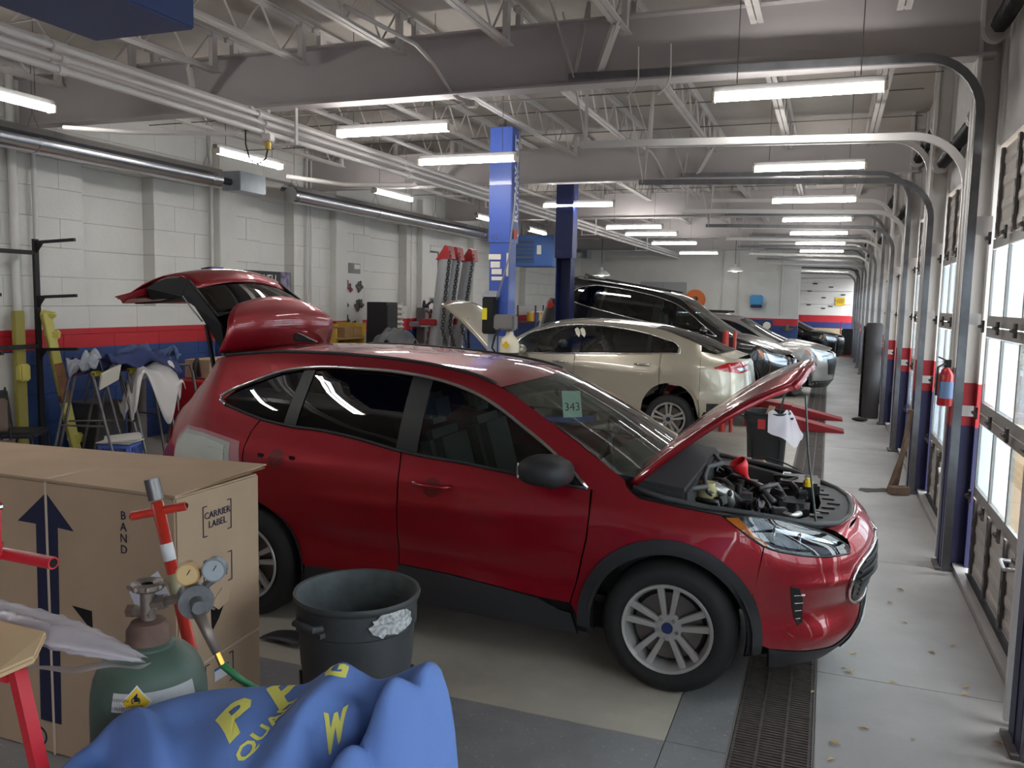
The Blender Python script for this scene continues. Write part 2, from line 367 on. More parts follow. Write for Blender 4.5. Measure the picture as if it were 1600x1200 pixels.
fo = far.build('block_courses', wall_m, wl); fo['kind'] = 'stuff'
MB().bb((-9.26, Y0, 0), (-9.0, 6.2, 4.77)).build('wall_plaster', wall_m, wl)
for yy in (10.75, 14.0, 17.6): MB().bb((-9.0, yy-.2, 0), (-8.86, yy+.2, 4.3)).build('pilaster', wall_m, wl, bevel=.01)
# far partition and the bay beyond it
wf = MB().bb((-9.3, 31, 0), (-1.02, 31.25, 4.78)).build('wall_far', wall_m); struct(wf, 'far white partition wall with red and blue stripe')
MB().bb((-1.02, 31, 3.42), (1.2, 31.25, 4.78)).build('lintel', wall_m, wf)
we = MB().bb((-4, 42.4, 0), (1.3, 42.6, 4.78)).build('wall_end', wall_m); struct(we, 'end wall behind the far doorway')
MB().bb((-4.2, 31.25, 0), (-4, 42.5, 4.78)).build('wall_side', wall_m, we)
# white panelled end door with vents
for k in range(5): MB().bb((-2.4, 42.3, .9+.62*k), (.98, 42.39, 1.505+.62*k)).build('door_panel', mat('white_door', S(222, 220, 214), .5), we, bevel=.01)
for x, z in ((-.7, 3.1), (.0, 2.95), (.55, 2.6), (-.95, 2.75), (-.3, 2.45), (-.95, 2.1), (.5, 2.2), (.02, 2.05), (-.3, 1.95)): MB().box((x, 42.28, z), (.2, .03, .06)).build('hinge_plate', mat('hinge_grey', S(80, 80, 80), .5), we, bevel=.01)
MB().bb((-2.4, 42.26, 1.30), (.98, 42.3, 1.62)).build('red_band', mat('red_band', REDP, .5), we); MB().bb((-2.4, 42.26, 1.02), (.98, 42.3, 1.30)).build('blue_band', mat('blue_band', S(50, 58, 120), .5), we)
MB().bb((-2.4, 42.2, .0), (.98, 42.3, 1.02)).build('plywood_board', mat('plywood', S(190, 165, 125), .7, noise=.2, scale=5), we)
# ---------------------------------------------------------------- roof steel: beams on the posts, bar joists between them
BY = [1.5, 7.3, 13.1, 18.9, 24.7, 30.5]
for y in BY:
    m = MB(); m.box((-4.0, y, 4.23), (10.1, .016, .54)); m.box((-4.0, y, 3.965), (10.1, .2, .02)); m.box((-4.0, y, 4.50), (10.1, .2, .02))
    m.build('roof_beam', beam_m, ceil)
j = MB(); L = 5.6
for s in (-1, 1):
    j.box((s*.028, 0, 4.335), (.046, L, .012)); j.box((s*.010, 0, 4.358), (.008, L, .04)); j.box((s*.028, 0, 4.72), (.046, L+.15, .012)); j.box((s*.010, 0, 4.697), (.008, L+.15, .04))
n = 9
for k in range(n):
    a = -L/2+.1+k*(L-.2)/n; b = a+(L-.2)/n/2; c = a+(L-.2)/n
    j.tube([(0, a, 4.70), (0, b, 4.35), (0, c, 4.70)], .011, 5, caps=False)
for s in (-1, 1): j.box((0, s*(L/2-.06), 4.53), (.05, .07, .40))
jme = j.mesh('bar_joist', steel_w)
for y0, y1 in zip(BY, BY[1:]):
    for k in range(9): inst(jme, 'bar_joist', ceil, (-8.2+1.075*k, (y0+y1)/2, 0))
for y in (3.4, 5.4, 9.2, 11.2, 15, 17, 20.8, 22.8):
    for z in (4.35, 4.66): MB().cyl((-8.9, y, z), (.9, y, z), .007, n=5).build('bridging_rod', stile_m, ceil)
for y in (7.3, 13.1):
    for x in (-1.75, -6.1): MB().bar((x, y-.45, 4.33), (x-.28, y-.03, 3.98), .06, .06).bar((x+.03, y-.5, 4.33), (x-.26, y-.03, 3.99), .02, .02).build('knee_brace', steel_w, ceil)
for x, y in ((-3.55, 7.3), (-2.62, 13.1)):
    MB().tube([(x-.1, y-1.5, 4.31), (x, y-.5, 4.30), (x+.05, y-.25, 4.2), (x+.13, y-.06, 4.0), (x+.2, y-.02, 3.93), (x+.3, y+.02, 3.90)], .02, 8).build('light_conduit', steel_w, ceil, smooth=True)
    MB().box((x+.32, y+.02, 3.88), (.1, .1, .06)).build('junction_box', steel_w, ceil, bevel=.01)
for x, y in ((-1.62, 7.1), (-1.35, 7.1), (-.2, 13.0)): MB().tube([(x, y, 4.2), (x+.01, y, 3.95), (x-.02, y, 3.86), (x-.09, y, 3.80)], .008, 6).build('hook_wire', steel_w, ceil)
# ---------------------------------------------------------------- door wall
wr = thing('wall_right', None, None); struct(wr, 'door wall with white steel posts between overhead doors')
MB().bb((1.13, Y0, 3.30), (1.4, 43, 4.8)).build('header_wall', mat('header_paint', S(205, 203, 200), .6, noise=.1), wr)
PY = [-1.4, 1.5, 4.4]+[7.38+2.9*k for k in range(12)]
for y in PY:
    m = MB(); m.box((1.03, y, 2.39), (.20, .03, 4.78)); m.box((.95, y, 2.39), (.03, .24, 4.78)); m.box((1.12, y, 2.39), (.03, .24, 4.78)); m.build('steel_post', post_m, wr)
    MB().box((1.0, y, .012), (.2, .27, .024)).build('base_plate', stile_m, wr)
# overhead doors: sections, panes, tracks, springs
DOOR_Z = [.05, .66, 1.30, 1.95, 2.60, 3.27]
def ribbed(w_, h, nrib):
    m = MB(); m.box((.03, 0, h/2), (.02, w_, h-.02))
    for i in range(nrib): m.prism([(.012, -w_/2, h*(i+.30)/nrib), (.012, -w_/2, h*(i+.55)/nrib), (.022, -w_/2, h*(i+.72)/nrib), (.022, -w_/2, h*(i+.13)/nrib)], (0, w_, 0))
    return m
cw = 2.42; NC = 4; cwid = cw/NC
rib_me = ribbed(cw, .61, 4).mesh('ribbed_panel', ribm)
fr = MB(); H = .64
fr.box((0, 0, .04), (.02, cw, .08)); fr.box((0, 0, H-.035), (.02, cw, .07))
for k in range(NC+1): fr.box((0, -cw/2+k*cwid+(.025 if k == 0 else -.025 if k == NC else 0), H/2), (.02, .045, H-.15))
frame_me = fr.mesh('glazed_section', alu)
pane_me = MB().box((0, 0, 0), (.004, cwid-.045, H-.15)).mesh('pane', pane_m)
film_me = MB().box((0, 0, 0), (.003, cwid-.075, H-.18)).mesh('frosted_film', film_m)
st = MB(); st.box((.003, 0, .3), (.02, .06, .6))
for q in range(5): st.box((-.008, 0, .08+q*.11), (.004, .03, .05))
stile_me = st.mesh('stile', stile_m)
hg = MB(); hg.box((-.03, 0, 0), (.015, .06, .09)); hg.cyl((-.045, -.035, 0), (-.045, .035, 0), .014, n=8); hinge_me = hg.mesh('hinge', mat('hinge_dark', S(70, 66, 62), .5, .5))
spring = MB(); spring.tube([(.055*math.cos(a*.9), a*.9*.0042, .055*math.sin(a*.9)) for a in range(260)], .011, 4); spring_me = spring.mesh('torsion_spring', mat('spring_black', S(38, 36, 38), .5, .5), smooth=True)
drum_me = MB().lathe([(.02, -.05), (.085, -.05), (.085, -.03), (.06, -.025), (.06, .025), (.085, .03), (.085, .05), (.02, .05)], 20, axis='y').mesh('cable_drum', mat('drum', S(190, 186, 182), .4, .4), smooth=40)
def door(i, yc, hz, near):
    d = thing('door_%d' % (i+1), None, None, (1.115, yc, 0)); struct(d, 'glazed white overhead sectional door')
    for r in range(5):
        z = DOOR_Z[r]; h = DOOR_Z[r+1]-z
        if r in (0, 4):
            o = inst(rib_me, 'ribbed_panel', d, (0, 0, z), scale=(1, 1, h/.61*.985))
            for k in range(NC+1): inst(stile_me, 'stile', o, (0, -cw/2+.04+k*(cw-.08)/NC, .0))
        else:
            o = inst(frame_me, 'glazed_section', d, (0, 0, z), scale=(1, 1, h/H*.99))
            for k in range(NC):
                yk = -cw/2+(k+.5)*cwid
                inst(pane_me, 'pane', o, (-.006, yk, H/2+.0025))
                if k > (1 if near else 0): inst(film_me, 'frosted_film', o, (.006, yk, H/2+.0025))
        if r:
            for k in range(NC+1): inst(hinge_me, 'hinge', d, (-.012, -cw/2+.04+k*(cw-.08)/NC, z))
    MB().box((0, 0, .025), (.05, cw, .05)).build('bottom_seal', dark_m, d)
    # tracks up the posts and back under the ceiling
    for s in (-1, 1):
        yy = s*(cw/2+.055); x = -.155; R = .42
        path = [(x, .03), (x, hz-R)]+[(x-R+R*math.cos(a*PI/16), hz-R+R*math.sin(a*PI/16)) for a in range(1, 9)]+[(-3.35, hz+.06)]
        m = MB()
        for q in range(len(path)-1):
            a, b = path[q], path[q+1]; m.bar((a[0], yy, a[1]), (b[0], yy, b[1]), .012, .05, (0, 1, 0)) if 0 else None
        rect = [(-.012, -.03), (.012, -.03), (.012, .03), (-.012, .03)]
        vs = []; fs = []
        for q, (px, pz) in enumerate(path):
            a = path[max(0, q-1)]; b = path[min(len(path)-1, q+1)]; t = V((b[0]-a[0], 0, b[1]-a[1])).normalized(); nrm = V((-t.z, 0, t.x))
            for e, f_ in ((-.03, -.02), (.03, -.02), (.03, .02), (-.03, .02)): vs.append(V((px, yy, pz))+nrm*e+V((0, f_, 0)))
        for q in range(len(path)-1):
            for e in range(4): fs.append((q*4+e, q*4+(e+1) % 4, (q+1)*4+(e+1) % 4, (q+1)*4+e))
        m.add(vs, fs); m.build('door_track', trackg if s > 0 else trackw, d)
        MB().box((x+.08, yy, 2.7), (.12, .012, .14)).box((x+.06, yy, 1.3), (.1, .012, .08)).box((x+.06, yy, 2.0), (.1, .012, .08)).build('track_bracket', steel_w, d)
        MB().bar((-3.3, yy, hz+.05), (-3.55, yy, 4.7), .05, .01).bar((-3.3, yy, hz+.05), (-3.25, yy+.2*s, 4.7), .03, .01).build('track_hanger', steel_w, d)
        inst(drum_me, 'cable_drum', d, (-.1, s*(cw/2-.02), hz+.14))
    MB().cyl((-.1, -cw/2, hz+.14), (-.1, cw/2, hz+.14), .016, n=8).build('torsion_shaft', steel_w, d)
    for yy in (-cw/2+.1, cw/2-1.15): inst(spring_me, 'torsion_spring', d, (-.1, yy, hz+.14))
    if i < 5:
        MB().tube([(-.03, -.55, .60), (-.10, -.55, .60), (-.10, -.43, .62), (-.03, -.43, .62)], .012, 8).build('door_handle', mat('bright_zinc', S(205, 208, 210), .3, .8), d, smooth=True)
for i, (a, b) in enumerate(zip(PY, PY[1:])):
    door(i, (a+b)/2, 3.95 if i % 2 == 0 or i < 3 else 3.45, i < 4)
# ---------------------------------------------------------------- outdoors
og = MB().bb((1.25, -30, -.5), (70, 90, -.03)).build('trim_2', mat('pavement', S(128, 128, 130), .9, noise=.15, scale=.6)); struct(og, 'pale wet pavement outside the doors')
lv = mat('fallen_leaves', S(158, 126, 86), .9, noise=.35, scale=26, bump=.5, bscale=60)
lf = MB().grid(lambda u, v: (1.3+2.1*u, -6+24*v, .0+.03*math.sin(u*PI)), 6, 30).build('leaf_litter', lv, og); lf['kind'] = 'stuff'
bk = bpy.data.materials.new('far_brick'); bk.use_nodes = True; nt = bk.node_tree
tb = nt.nodes.new('ShaderNodeTexBrick'); tb.inputs['Color1'].default_value = S(150, 95, 90); tb.inputs['Color2'].default_value = S(138, 82, 78); tb.inputs['Mortar'].default_value = S(165, 145, 140); tb.inputs['Scale'].default_value = 1.2
tcn = nt.nodes.new('ShaderNodeTexCoord'); mp = nt.nodes.new('ShaderNodeMapping'); mp.inputs['Rotation'].default_value = (PI/2, 0, PI/2); nt.links.new(tcn.outputs['Object'], mp.inputs[0]); nt.links.new(mp.outputs[0], tb.inputs['Vector']); nt.links.new(tb.outputs[0], nt.nodes['Principled BSDF'].inputs[0])
bld = thing('brick_building', 'red brick building across the yard seen through the nearest overhead door', 'building', (24, 30, 0))
MB().bb((0, -12, 0), (10, 60, 9)).build('wall', bk, bld); MB().bb((-.1, -12, 0), (0, 60, 1.2)).build('plinth', mat('plinth', S(190, 188, 185), .9), bld)
MB().bb((-.3, -12.3, 9), (10, 60, 9.3)).build('roof', mat('roof_edge', S(150, 150, 150), .8), bld)
for k in range(6):
    wo = MB().bb((-.05, -8+9*k, 3.2), (.05, -5+9*k, 5.2)).build('window', mat('far_frame', S(230, 230, 230), .6), bld); MB().bb((-.08, -7.8+9*k, 3.4), (-.05, -5.2+9*k, 5.0)).build('pane', mat('far_pane', S(120, 135, 145), .1), wo)
# ---------------------------------------------------------------- fluorescent fixtures
tube_m = mat('lit_tube', (1, .985, .96, 1), .3, emit=TUBE_POWER)
house_m = mat('fixture_enamel', S(150, 148, 146), .5)
sock_m = mat('socket', S(215, 205, 190), .5)
def make_fixture():
    f = thing('fluorescent_light', 'x', 'light')
    h = MB(); h.prism([(-.64, -.03, .05), (-.64, .03, .05), (-.64, .03, .01), (-.64, .012, -.005), (-.64, -.012, -.005), (-.64, -.03, .01)], (1.28, 0, 0))
    h.build('housing', house_m, f)
    for y in (-.034, .034):
        t = MB().lathe([(0, -.60), (.019, -.60), (.019, .60), (0, .60)], 10, (0, y, -.035), 'x').build('tube', tube_m, f, smooth=40)
    for x in (-.625, .625): MB().box((x, 0, -.025), (.03, .11, .075)).build('end_socket', sock_m, f, bevel=.006)
    for x in (-.45, .45): MB().cyl((x, 0, .07), (x, 0, 1.05), .004, n=5).build('hanger_chain', stile_m, f)
    return f
fx = make_fixture()
FIX = [(-.33, y, 3.73, 0, 'doors') for y in (6.92, 10.65, 13.98, 17.1, 20.3, 23.6, 27)]+[(-4.13, y, 3.73, 0, 'middle') for y in (7.45, 9.25, 13.95, 18.3, 20.2, 23.4, 28)]+[(-6.95, y, 3.79, PI/2, 'left') for y in (5.35, 8.85, 12.55, 16.7, 19.9)]+[(-6.2, 1.6, 3.79, PI/2, 'left')]+[(-4.62, 2.3, 3.73, PI/2, 'behind')]+[(-.3, 36, 3.73, 0, 'bay')]
ordn = ['nearest', 'second', 'third', 'fourth', 'fifth', 'sixth', 'seventh', 'eighth']
rowname = {'doors': 'in the row along the overhead doors', 'middle': 'in the middle row', 'left': 'in the row along the left wall', 'behind': 'over the bay nearest the viewer, above the picture', 'bay': 'beyond the far doorway'}
cnt = {}
for i, (x, y, z, rz, row) in enumerate(FIX):
    o = fx if i == 0 else copy_tree(fx)
    o.location = (x, y, z); o.rotation_euler = (0, 0, rz)
    k = cnt.get(row, 0); cnt[row] = k+1
    o['group'] = 'lit fluorescent ceiling fixtures'
    o['label'] = '%s lit twin-tube fluorescent fixture %s' % (ordn[k], rowname[row]) if row not in ('bay', 'behind') else 'lit twin-tube fluorescent fixture '+rowname[row]
# ---------------------------------------------------------------- pipe bundle under the beams
pw = mat('painted_pipe', S(222, 216, 212), .45, noise=.08, scale=2)
pipes = [(-5.42, 3.87, .042), (-5.30, 3.83, .024), (-5.34, 3.76, .044), (-5.22, 3.735, .02), (-5.25, 3.66, .027)]
plab = ['thick topmost white pipe of the overhead bundle', 'thin second pipe below the topmost pipe of the bundle', 'thick central white pipe of the overhead bundle', 'thinnest white pipe of the overhead bundle', 'lowest white pipe of the overhead bundle']
for (x, z, r), lb in zip(pipes, plab):
    o = thing('overhead_pipe', lb, 'pipe', (0, 0, 0), group='overhead pipe bundle')
    MB().cyl((x, -3.9, z-.03), (x, 30.9, z+.02), r, n=12).build('pipe', pw, o, smooth=40)
    for y in (4.6, 6.9, 9.9, 15.7, 21.5): MB().lathe([(r, -.03), (r+.012, -.03), (r+.012, .03), (r, .03)], 12, (x, y, z-.03+.05*(y+3.9)/34.8), 'y').build('coupling', pw, o, smooth=40)
for y in (7.3, 13.1, 18.9, 24.7): MB().bb((-5.50, y-.02, 3.60), (-5.485, y+.02, 3.97)).bb((-5.165, y-.02, 3.60), (-5.15, y+.02, 3.97)).bb((-5.5, y-.02, 3.59), (-5.15, y+.02, 3.603)).build('pipe_hanger', pw, ceil)
# cross runs
o = tag(MB().tube([(-6.95, 6.1, 3.62), (-6.3, 6.3, 3.58), (-5.35, 6.6, 3.58), (-5.30, 6.62, 3.60)], .022, 8).build('branch_pipe', pw, smooth=True), 'thin white branch pipe crossing to the left wall below the nearest left-row light', 'pipe')
o = tag(MB().tube([(-6.95, 9.62, 3.66), (-6.2, 9.85, 3.56), (-5.3, 10.1, 3.56), (-5.26, 10.12, 3.59)], .03, 8).build('branch_pipe', pw, smooth=True), 'white branch pipe with an elbow beside the heater box', 'pipe')
o = thing('ceiling_outlet', 'yellow and white pull-down outlet on a loop of black cord under the pipes', 'outlet', (-5.2, 6.9, 3.55))
MB().box((0, 0, .04), (.1, .09, .07)).build('box', pw, o, bevel=.01); MB().cyl((0, 0, 0), (0, 0, -.07), .03, n=10).build('plug', mat('yellow_plastic', S(215, 180, 60), .5), o)
MB().tube([(.0, 0, -.05), (-.03, 0, -.16), (-.1, -.02, -.21), (-.18, -.05, -.17), (-.22, -.06, -.02), (-.22, -.06, .2)], .008, 6).build('cord', black_m, o, smooth=True)
# ---------------------------------------------------------------- infrared tube heaters
alu_s = mat('bright_aluminium', S(200, 200, 204), .24, .95); tubed = mat('heater_tube', S(62, 58, 58), .35, .7)
galv = mat('galvanised_box', S(160, 166, 172), .4, .7, noise=.15, scale=6)
def heater(y0, y1, lb, box=True):
    o = thing('tube_heater', lb, 'heater', (-8.35, y0, 3.72), group='tube heaters along the left wall'); L = y1-y0
    prof = [(-.17, .04), (-.14, .10), (-.06, .13), (.06, .13), (.14, .10), (.17, .04)]
    R = .35
    m = MB(); m.grid(lambda u, v: (lambda p, q, t: (p[0]+(q[0]-p[0])*t, L*u, p[1]+(q[1]-p[1])*t))(prof[min(4, int(v*5))], prof[min(4, int(v*5))+1], v*5-min(4, int(v*5))), 1, 5)
    m.build('reflector', alu_s, o, solid=.004)
    MB().cyl((0, .05, -.02), (0, L+.05, -.02), .125, n=24).build('shroud', alu_s, o, smooth=40); MB().cyl((0, L, -.02), (0, L+.34, -.02), .052, n=14).build('radiant_tube', tubed, o, smooth=40)
    n = max(2, int(L/2.2))
    for k in range(n+1):
        y = .15+(L-.3)*k/n
        MB().lathe([(.126, -.012), (.132, -.012), (.132, .012), (.126, .012)], 20, (0, y, -.02), 'y').build('tube_bracket', alu_s, o)
        MB().tube([(-.1, y, .09), (0, y, .3), (.1, y, .09)], .004, 4).cyl((0, y, .3), (0, y, 1.05), .004, n=4).build('hanging_chain', stile_m, o)
    if box: MB().box((.02, L+.62, -.0), (.34, .6, .28)).build('burner_box', galv, o, bevel=.01)
heater(4.0, 9.85, 'shiny tube heater with reflector nearest on the left wall, ending at a galvanised box')
heater(11.6, 19.8, 'shiny tube heater with reflector above the tool board on the left wall', False)
heater(20.8, 28.5, 'shiny tube heater with reflector beyond the lift columns at the far left')
# ---------------------------------------------------------------- blue hanging boxes
bl = mat('blue_cabinet', S(58, 78, 125), .45, noise=.08, scale=3)
o = thing('air_cleaner', 'large dark blue air cleaner box hanging from the ceiling at top left', 'air cleaner', (-3.93, 3.3, 3.60))
MB().bb((-.38, -1.2, 0), (.38, .74, .62)).build('cabinet', bl, o, bevel=.012)
MB().bb((-.40, -1.22, .60), (.40, .76, .64)).build('lid', bl, o); MB().bb((.382, -.7, .15), (.39, .4, .5)).build('intake_grille', black_m, o)
for x in (-.3, .3):
    for y in (-1, .6): MB().cyl((x, y, .6), (x, y, 1.12), .006, n=5).build('hanging_rod', stile_m, o)
o = thing('unit_heater', 'blue unit heater hanging near the far end of the left wall', 'heater', (-7.45, 21.5, 2.95))
b2 = mat('blue_heater', S(62, 96, 158), .45)
MB().bb((-.55, -.4, 0), (.55, .4, .82)).build('cabinet', b2, o, bevel=.015)
MB().bb((-.5, -.42, .12), (.02, -.4, .7)).build('louvre_panel', mat('louvre', S(70, 84, 110), .5), o)
for k in range(5): MB().box((-.24, -.43, .2+.11*k), (.5, .03, .02), (.5, 0, 0)).build('louvre_blade', b2, o)
MB().bb((.1, -.415, .32), (.22, -.4, .56)).build('rating_plate', mat('plate', S(205, 205, 190), .5), o)
MB().cyl((-.5, 0, .8), (-.5, 0, 1.8), .02, n=6).cyl((.5, 0, .8), (.5, 0, 1.8), .02, n=6).build('hanging_rods', stile_m, o)
for (x, y, z), lb in (((-3.1, 29.5, 3.18), 'white dome lamp hanging before the far partition wall'), ((-6.6, 25.0, 2.85), 'white dome lamp hanging near the far left corner')):
    o = thing('dome_lamp', lb, 'lamp', (x, y, z)); MB().lathe([(.26, 0), (.25, .05), (.16, .13), (.05, .17), (.04, .25)], 20).build('shade', mat('lamp_shade', S(225, 225, 222), .4), o, smooth=True)
    MB().ball((0, 0, .03), (.1, .1, .06)).build('bulb', mat('bulb', (1, .97, .9, 1), .3, emit=8), o, smooth=True); MB().cyl((0, 0, .24), (0, 0, 4.75-z), .01, n=5).build('cord', black_m, o)
# ---------------------------------------------------------------- car building
def resample(poly, res, closed=True):
    out = []
    n = len(poly)
    for i in range(n if closed else n-1):
        a, b = poly[i], poly[(i+1) % n]; l = math.hypot(b[0]-a[0], b[1]-a[1]); k = max(1, int(l/res+.5))
        for j in range(k): out.append((a[0]+(b[0]-a[0])*j/k, a[1]+(b[1]-a[1])*j/k))
    if not closed: out.append(poly[-1])
    return out
def arc(cx, cz, r, a0, a1, n=12):
    return [(cx+r*math.cos(math.radians(a0+(a1-a0)*i/n)), cz+r*math.sin(math.radians(a0+(a1-a0)*i/n))) for i in range(n+1)]
def smooth_line(pts, n=6):
    """a smooth curve through the points (parameter = chord length)"""
    t = [0]
    for a, b in zip(pts, pts[1:]): t.append(t[-1]+math.hypot(b[0]-a[0], b[1]-a[1]))
    tab = [(u,)+tuple(p) for u, p in zip(t, pts)]
    return [cub(tab, t[-1]*i/(n*(len(pts)-1))) for i in range(n*(len(pts)-1)+1)]
def fill(poly, res):
    ring = resample(poly, res); n = len(ring)
    x0 = min(p[0] for p in ring); x1 = max(p[0] for p in ring); z0 = min(p[1] for p in ring); z1 = max(p[1] for p in ring)
    def inside(x, z):
        c = False; j = n-1
        for i in range(n):
            if (ring[i][1] > z) != (ring[j][1] > z) and x < (ring[j][0]-ring[i][0])*(z-ring[i][1])/(ring[j][1]-ring[i][1])+ring[i][0]: c = not c
            j = i
        return c
    pts = [V(p) for p in ring]; h = res*.55
    nx = int((x1-x0)/res)+1; nz = int((z1-z0)/res)+1
    for i in range(nx+1):
        for k in range(nz+1):
            x = x0+(i+.5*(k % 2))*res; z = z0+k*res
            if inside(x, z) and all((x-p[0])**2+(z-p[1])**2 > h*h for p in ring): pts.append(V((x, z)))
    r = delaunay_2d_cdt(pts, [(i, (i+1) % n) for i in range(n)], [], 1, 1e-6)
    return [tuple(p) for p in r[0]], [tuple(f) for f in r[2]], n
def panel(B, name, poly, m, parent, sides=(1, -1), res=.06, off=0, depth=.02, label=None):
    """a body panel cut along poly in the (s, z) chart of the body surface"""
    pts, tris, n = fill(poly, res); out = []
    # boundary: edges used once
    cnt = {}
    for t in tris:
        for a, b in zip(t, t[1:]+t[:1]): cnt[(a, b)] = 1
    bnd = [e for e in cnt if (e[1], e[0]) not in cnt]
    P = []; N = []
    for s, z in pts:
        p = B.P(s, z); q = B.N(s, z)
        if q[1] < 0 and p[1] > .05: q = [-k for k in q]
        P.append([p[i]+q[i]*off for i in range(3)]); N.append(q)
    for sd in sides:
        vs = [(p[0], p[1]*sd, p[2]) for p in P]; nr = [(q[0], q[1]*sd, q[2]) for q in N]; fs = []
        for t in tris:
            a, b, c = (V(vs[i]) for i in t); g = (b-a).cross(c-a)
            fs.append(t if g.dot(V(nr[t[0]])) > 0 else t[::-1])
        if depth:
            mp = {}
            for a, b in bnd:
                for i in (a, b):
                    if i not in mp:
                        mp[i] = len(vs); vs.append(vs[i]); nr.append(nr[i]); vs.append(tuple(vs[i][k]-nr[i][k]*depth for k in range(3))); nr.append(nr[i])
                q = (mp[a], mp[b], mp[b]+1, mp[a]+1); fs.append(q)
        me = bpy.data.meshes.new(name); me.from_pydata(vs, [], fs); me.materials.append(m)
        for p in me.polygons: p.use_smooth = True
        me.normals_split_custom_set_from_vertices(nr)
        o = bpy.data.objects.new(name, me); COL.objects.link(o); o.parent = parent
        if label: o['label'] = label
        out.append(o)
    return out
def strip_on(B, name, line, r, m, parent, sides=(1, -1), off=.0, closed=False, n=6):
    for sd in sides:
        pts = []
        for s, z in line:
            p = B.P(s, z); q = B.N(s, z); pts.append((p[0]+q[0]*off, (p[1]+q[1]*off)*sd, p[2]+q[2]*off))
        MB().tube(pts, r, n, closed=closed).build(name, m, parent, smooth=True)
def top_surface(B, rail, s0, s1, bulge, crown, name, m, parent, nu=14, nv=16, inset=0, solid=0):
    """sheet spanning between the two rail lines (roof, windscreen, rear glass)"""
    def fn(u, v):
        s = s0+(s1-s0)*u; z = cub(rail, s)[0]; p = B.P(s, z); t = 2*v-1; k = 1-t*t
        b = bulge[0]+(bulge[1]-bulge[0])*u; c = crown[0]+(crown[1]-crown[0])*u
        return (p[0]+b*k, (p[1]-inset)*t, p[2]+c*k)
    return MB().grid(fn, nu, nv).build(name, m, parent, smooth=True, solid=solid)
# materials shared by the cars
tyre_m = mat('tyre_rubber', S(26, 25, 26), .75, noise=.3, scale=30)
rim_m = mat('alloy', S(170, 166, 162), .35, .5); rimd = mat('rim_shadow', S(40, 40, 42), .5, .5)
chrome = mat('chrome', S(215, 215, 215), .12, 1.0); clad = mat('cladding_black', S(33, 33, 36), .55, bump=.05, bscale=200)
win_dark = glass('privacy_glass', (.02, .02, .022, 1)); win_clear = glass('side_glass', (.30, .36, .35, 1)); win_ws = glass('windscreen_glass', (.60, .70, .66, 1))
liner = mat('wheel_liner', S(14, 14, 15), .9); lamp_red = mat('tail_lens', S(170, 16, 24), .12, coat=1); lamp_amber = mat('amber_lens', S(214, 118, 40), .15, coat=1)
lamp_clear = glass('lamp_lens', (.85, .88, .9, 1)); lamp_in = mat('lamp_reflector', S(170, 175, 182), .2, .9); int_m = mat('cabin_trim', S(38, 38, 40), .7); seat_m = mat('seat_cloth', S(92, 96, 94), .85)
seat_l = mat('seat_tan', S(150, 142, 125), .85)
def wheel(parent, x, y, z, R=.36, rim=.235, w_=.22, style=0, cap=S(30, 40, 85), rim_mat=None):
    """tyre with an alloy of five double spokes; the outside faces y's own sign"""
    sd = 1 if y > 0 else -1; rim_mat = rim_mat or rim_m
    W = w_/2
    T = MB().lathe([(rim-.005, -W+.01), (rim+.02, -W), (R-.05, -W), (R-.015, -W+.025), (R, -W+.05), (R, W-.05), (R-.015, W-.025), (R-.05, W), (rim+.055, W+.004), (rim+.02, W), (rim-.005, W-.01)], 48, axis='y')
    t = T.build('wheel', tyre_m, parent, smooth=40, loc=(x, y-sd*W, z))
    f = -sd  # lathe 'y' axis maps height h to -y
    MB().lathe([(rim-.004, W-.004), (rim+.012, W+.004), (rim+.008, W+.012), (rim-.006, W+.008), (rim-.022, W-.03), (rim-.03, -W+.03)], 48, axis='y').lathe([(rim-.004, -W+.004), (rim+.012, -W-.004), (rim+.008, -W-.012), (rim-.006, -W-.008), (rim-.022, -W+.03)], 48, axis='y').build('rim', rim_mat, t, smooth=50)
    sp = MB(); o_ = sd*W
    for k in range(5):
        a0 = 2*PI*k/5+PI/2
        for e in (-1, 1):
            a = a0+e*.16; b = a0+e*(.20 if style == 0 else .17)
            pts = []
            def at(r, ang, y_): return (r*math.cos(ang), y_, r*math.sin(ang))
            wi, wo = .022, .0155
            d = o_+sd*.0
            A = [at(.06, a0+e*.30-.21, d-sd*.018), at(.06, a0+e*.30+.21, d-sd*.018), at(rim-.006, b+wo/rim*1.2, d-sd*.004), at(rim-.006, b-wo/rim*1.2, d-sd*.004)]
            sp.prism(A, (0, -sd*.035, 0))
    sp.cyl((0, o_-sd*.06, 0), (0, o_-sd*.02, 0), .074, n=24)
    sp.build('spokes', rim_mat, t, bevel=.004)
    MB().cyl((0, o_-sd*.03, 0), (0, o_-sd*.012, 0), .030, n=20).build('centre_cap', mat('cap_%d' % int(cap[2]*1000), cap, .3), t)
    for k in range(5): a = 2*PI*k/5+PI/2+PI/5; MB().cyl((.055*math.cos(a), o_-sd*.03, .054*math.sin(a)), (.054*math.cos(a), o_-sd*.010, .054*math.sin(a)), .0105, n=6).build('lug_nut', chrome, t)
    MB().cyl((0, o_-sd*.06, 0), (0, o_-sd*.075, 0), rim*.78, n=32).build('brake_disc', mat('disc', S(110, 104, 100), .4, .8), t)
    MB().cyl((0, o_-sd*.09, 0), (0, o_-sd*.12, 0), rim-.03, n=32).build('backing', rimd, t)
    return t
def seat(parent, x, y, z, m, w_=.5):
    s = MB(); s.box((0, 0, .12), (.5, w_, .2)); o = s.build('seat', m, parent, bevel=.06, loc=(x, y, z), smooth=40)
    MB().box((-.30, 0, .48), (.16, w_, .66), (0, -.28, 0)).build('backrest', m, o, bevel=.06, smooth=40)
    MB().box((-.43, 0, .92), (.10, w_*.55, .2), (0, -.2, 0)).build('headrest', m, o, bevel=.04, smooth=40)
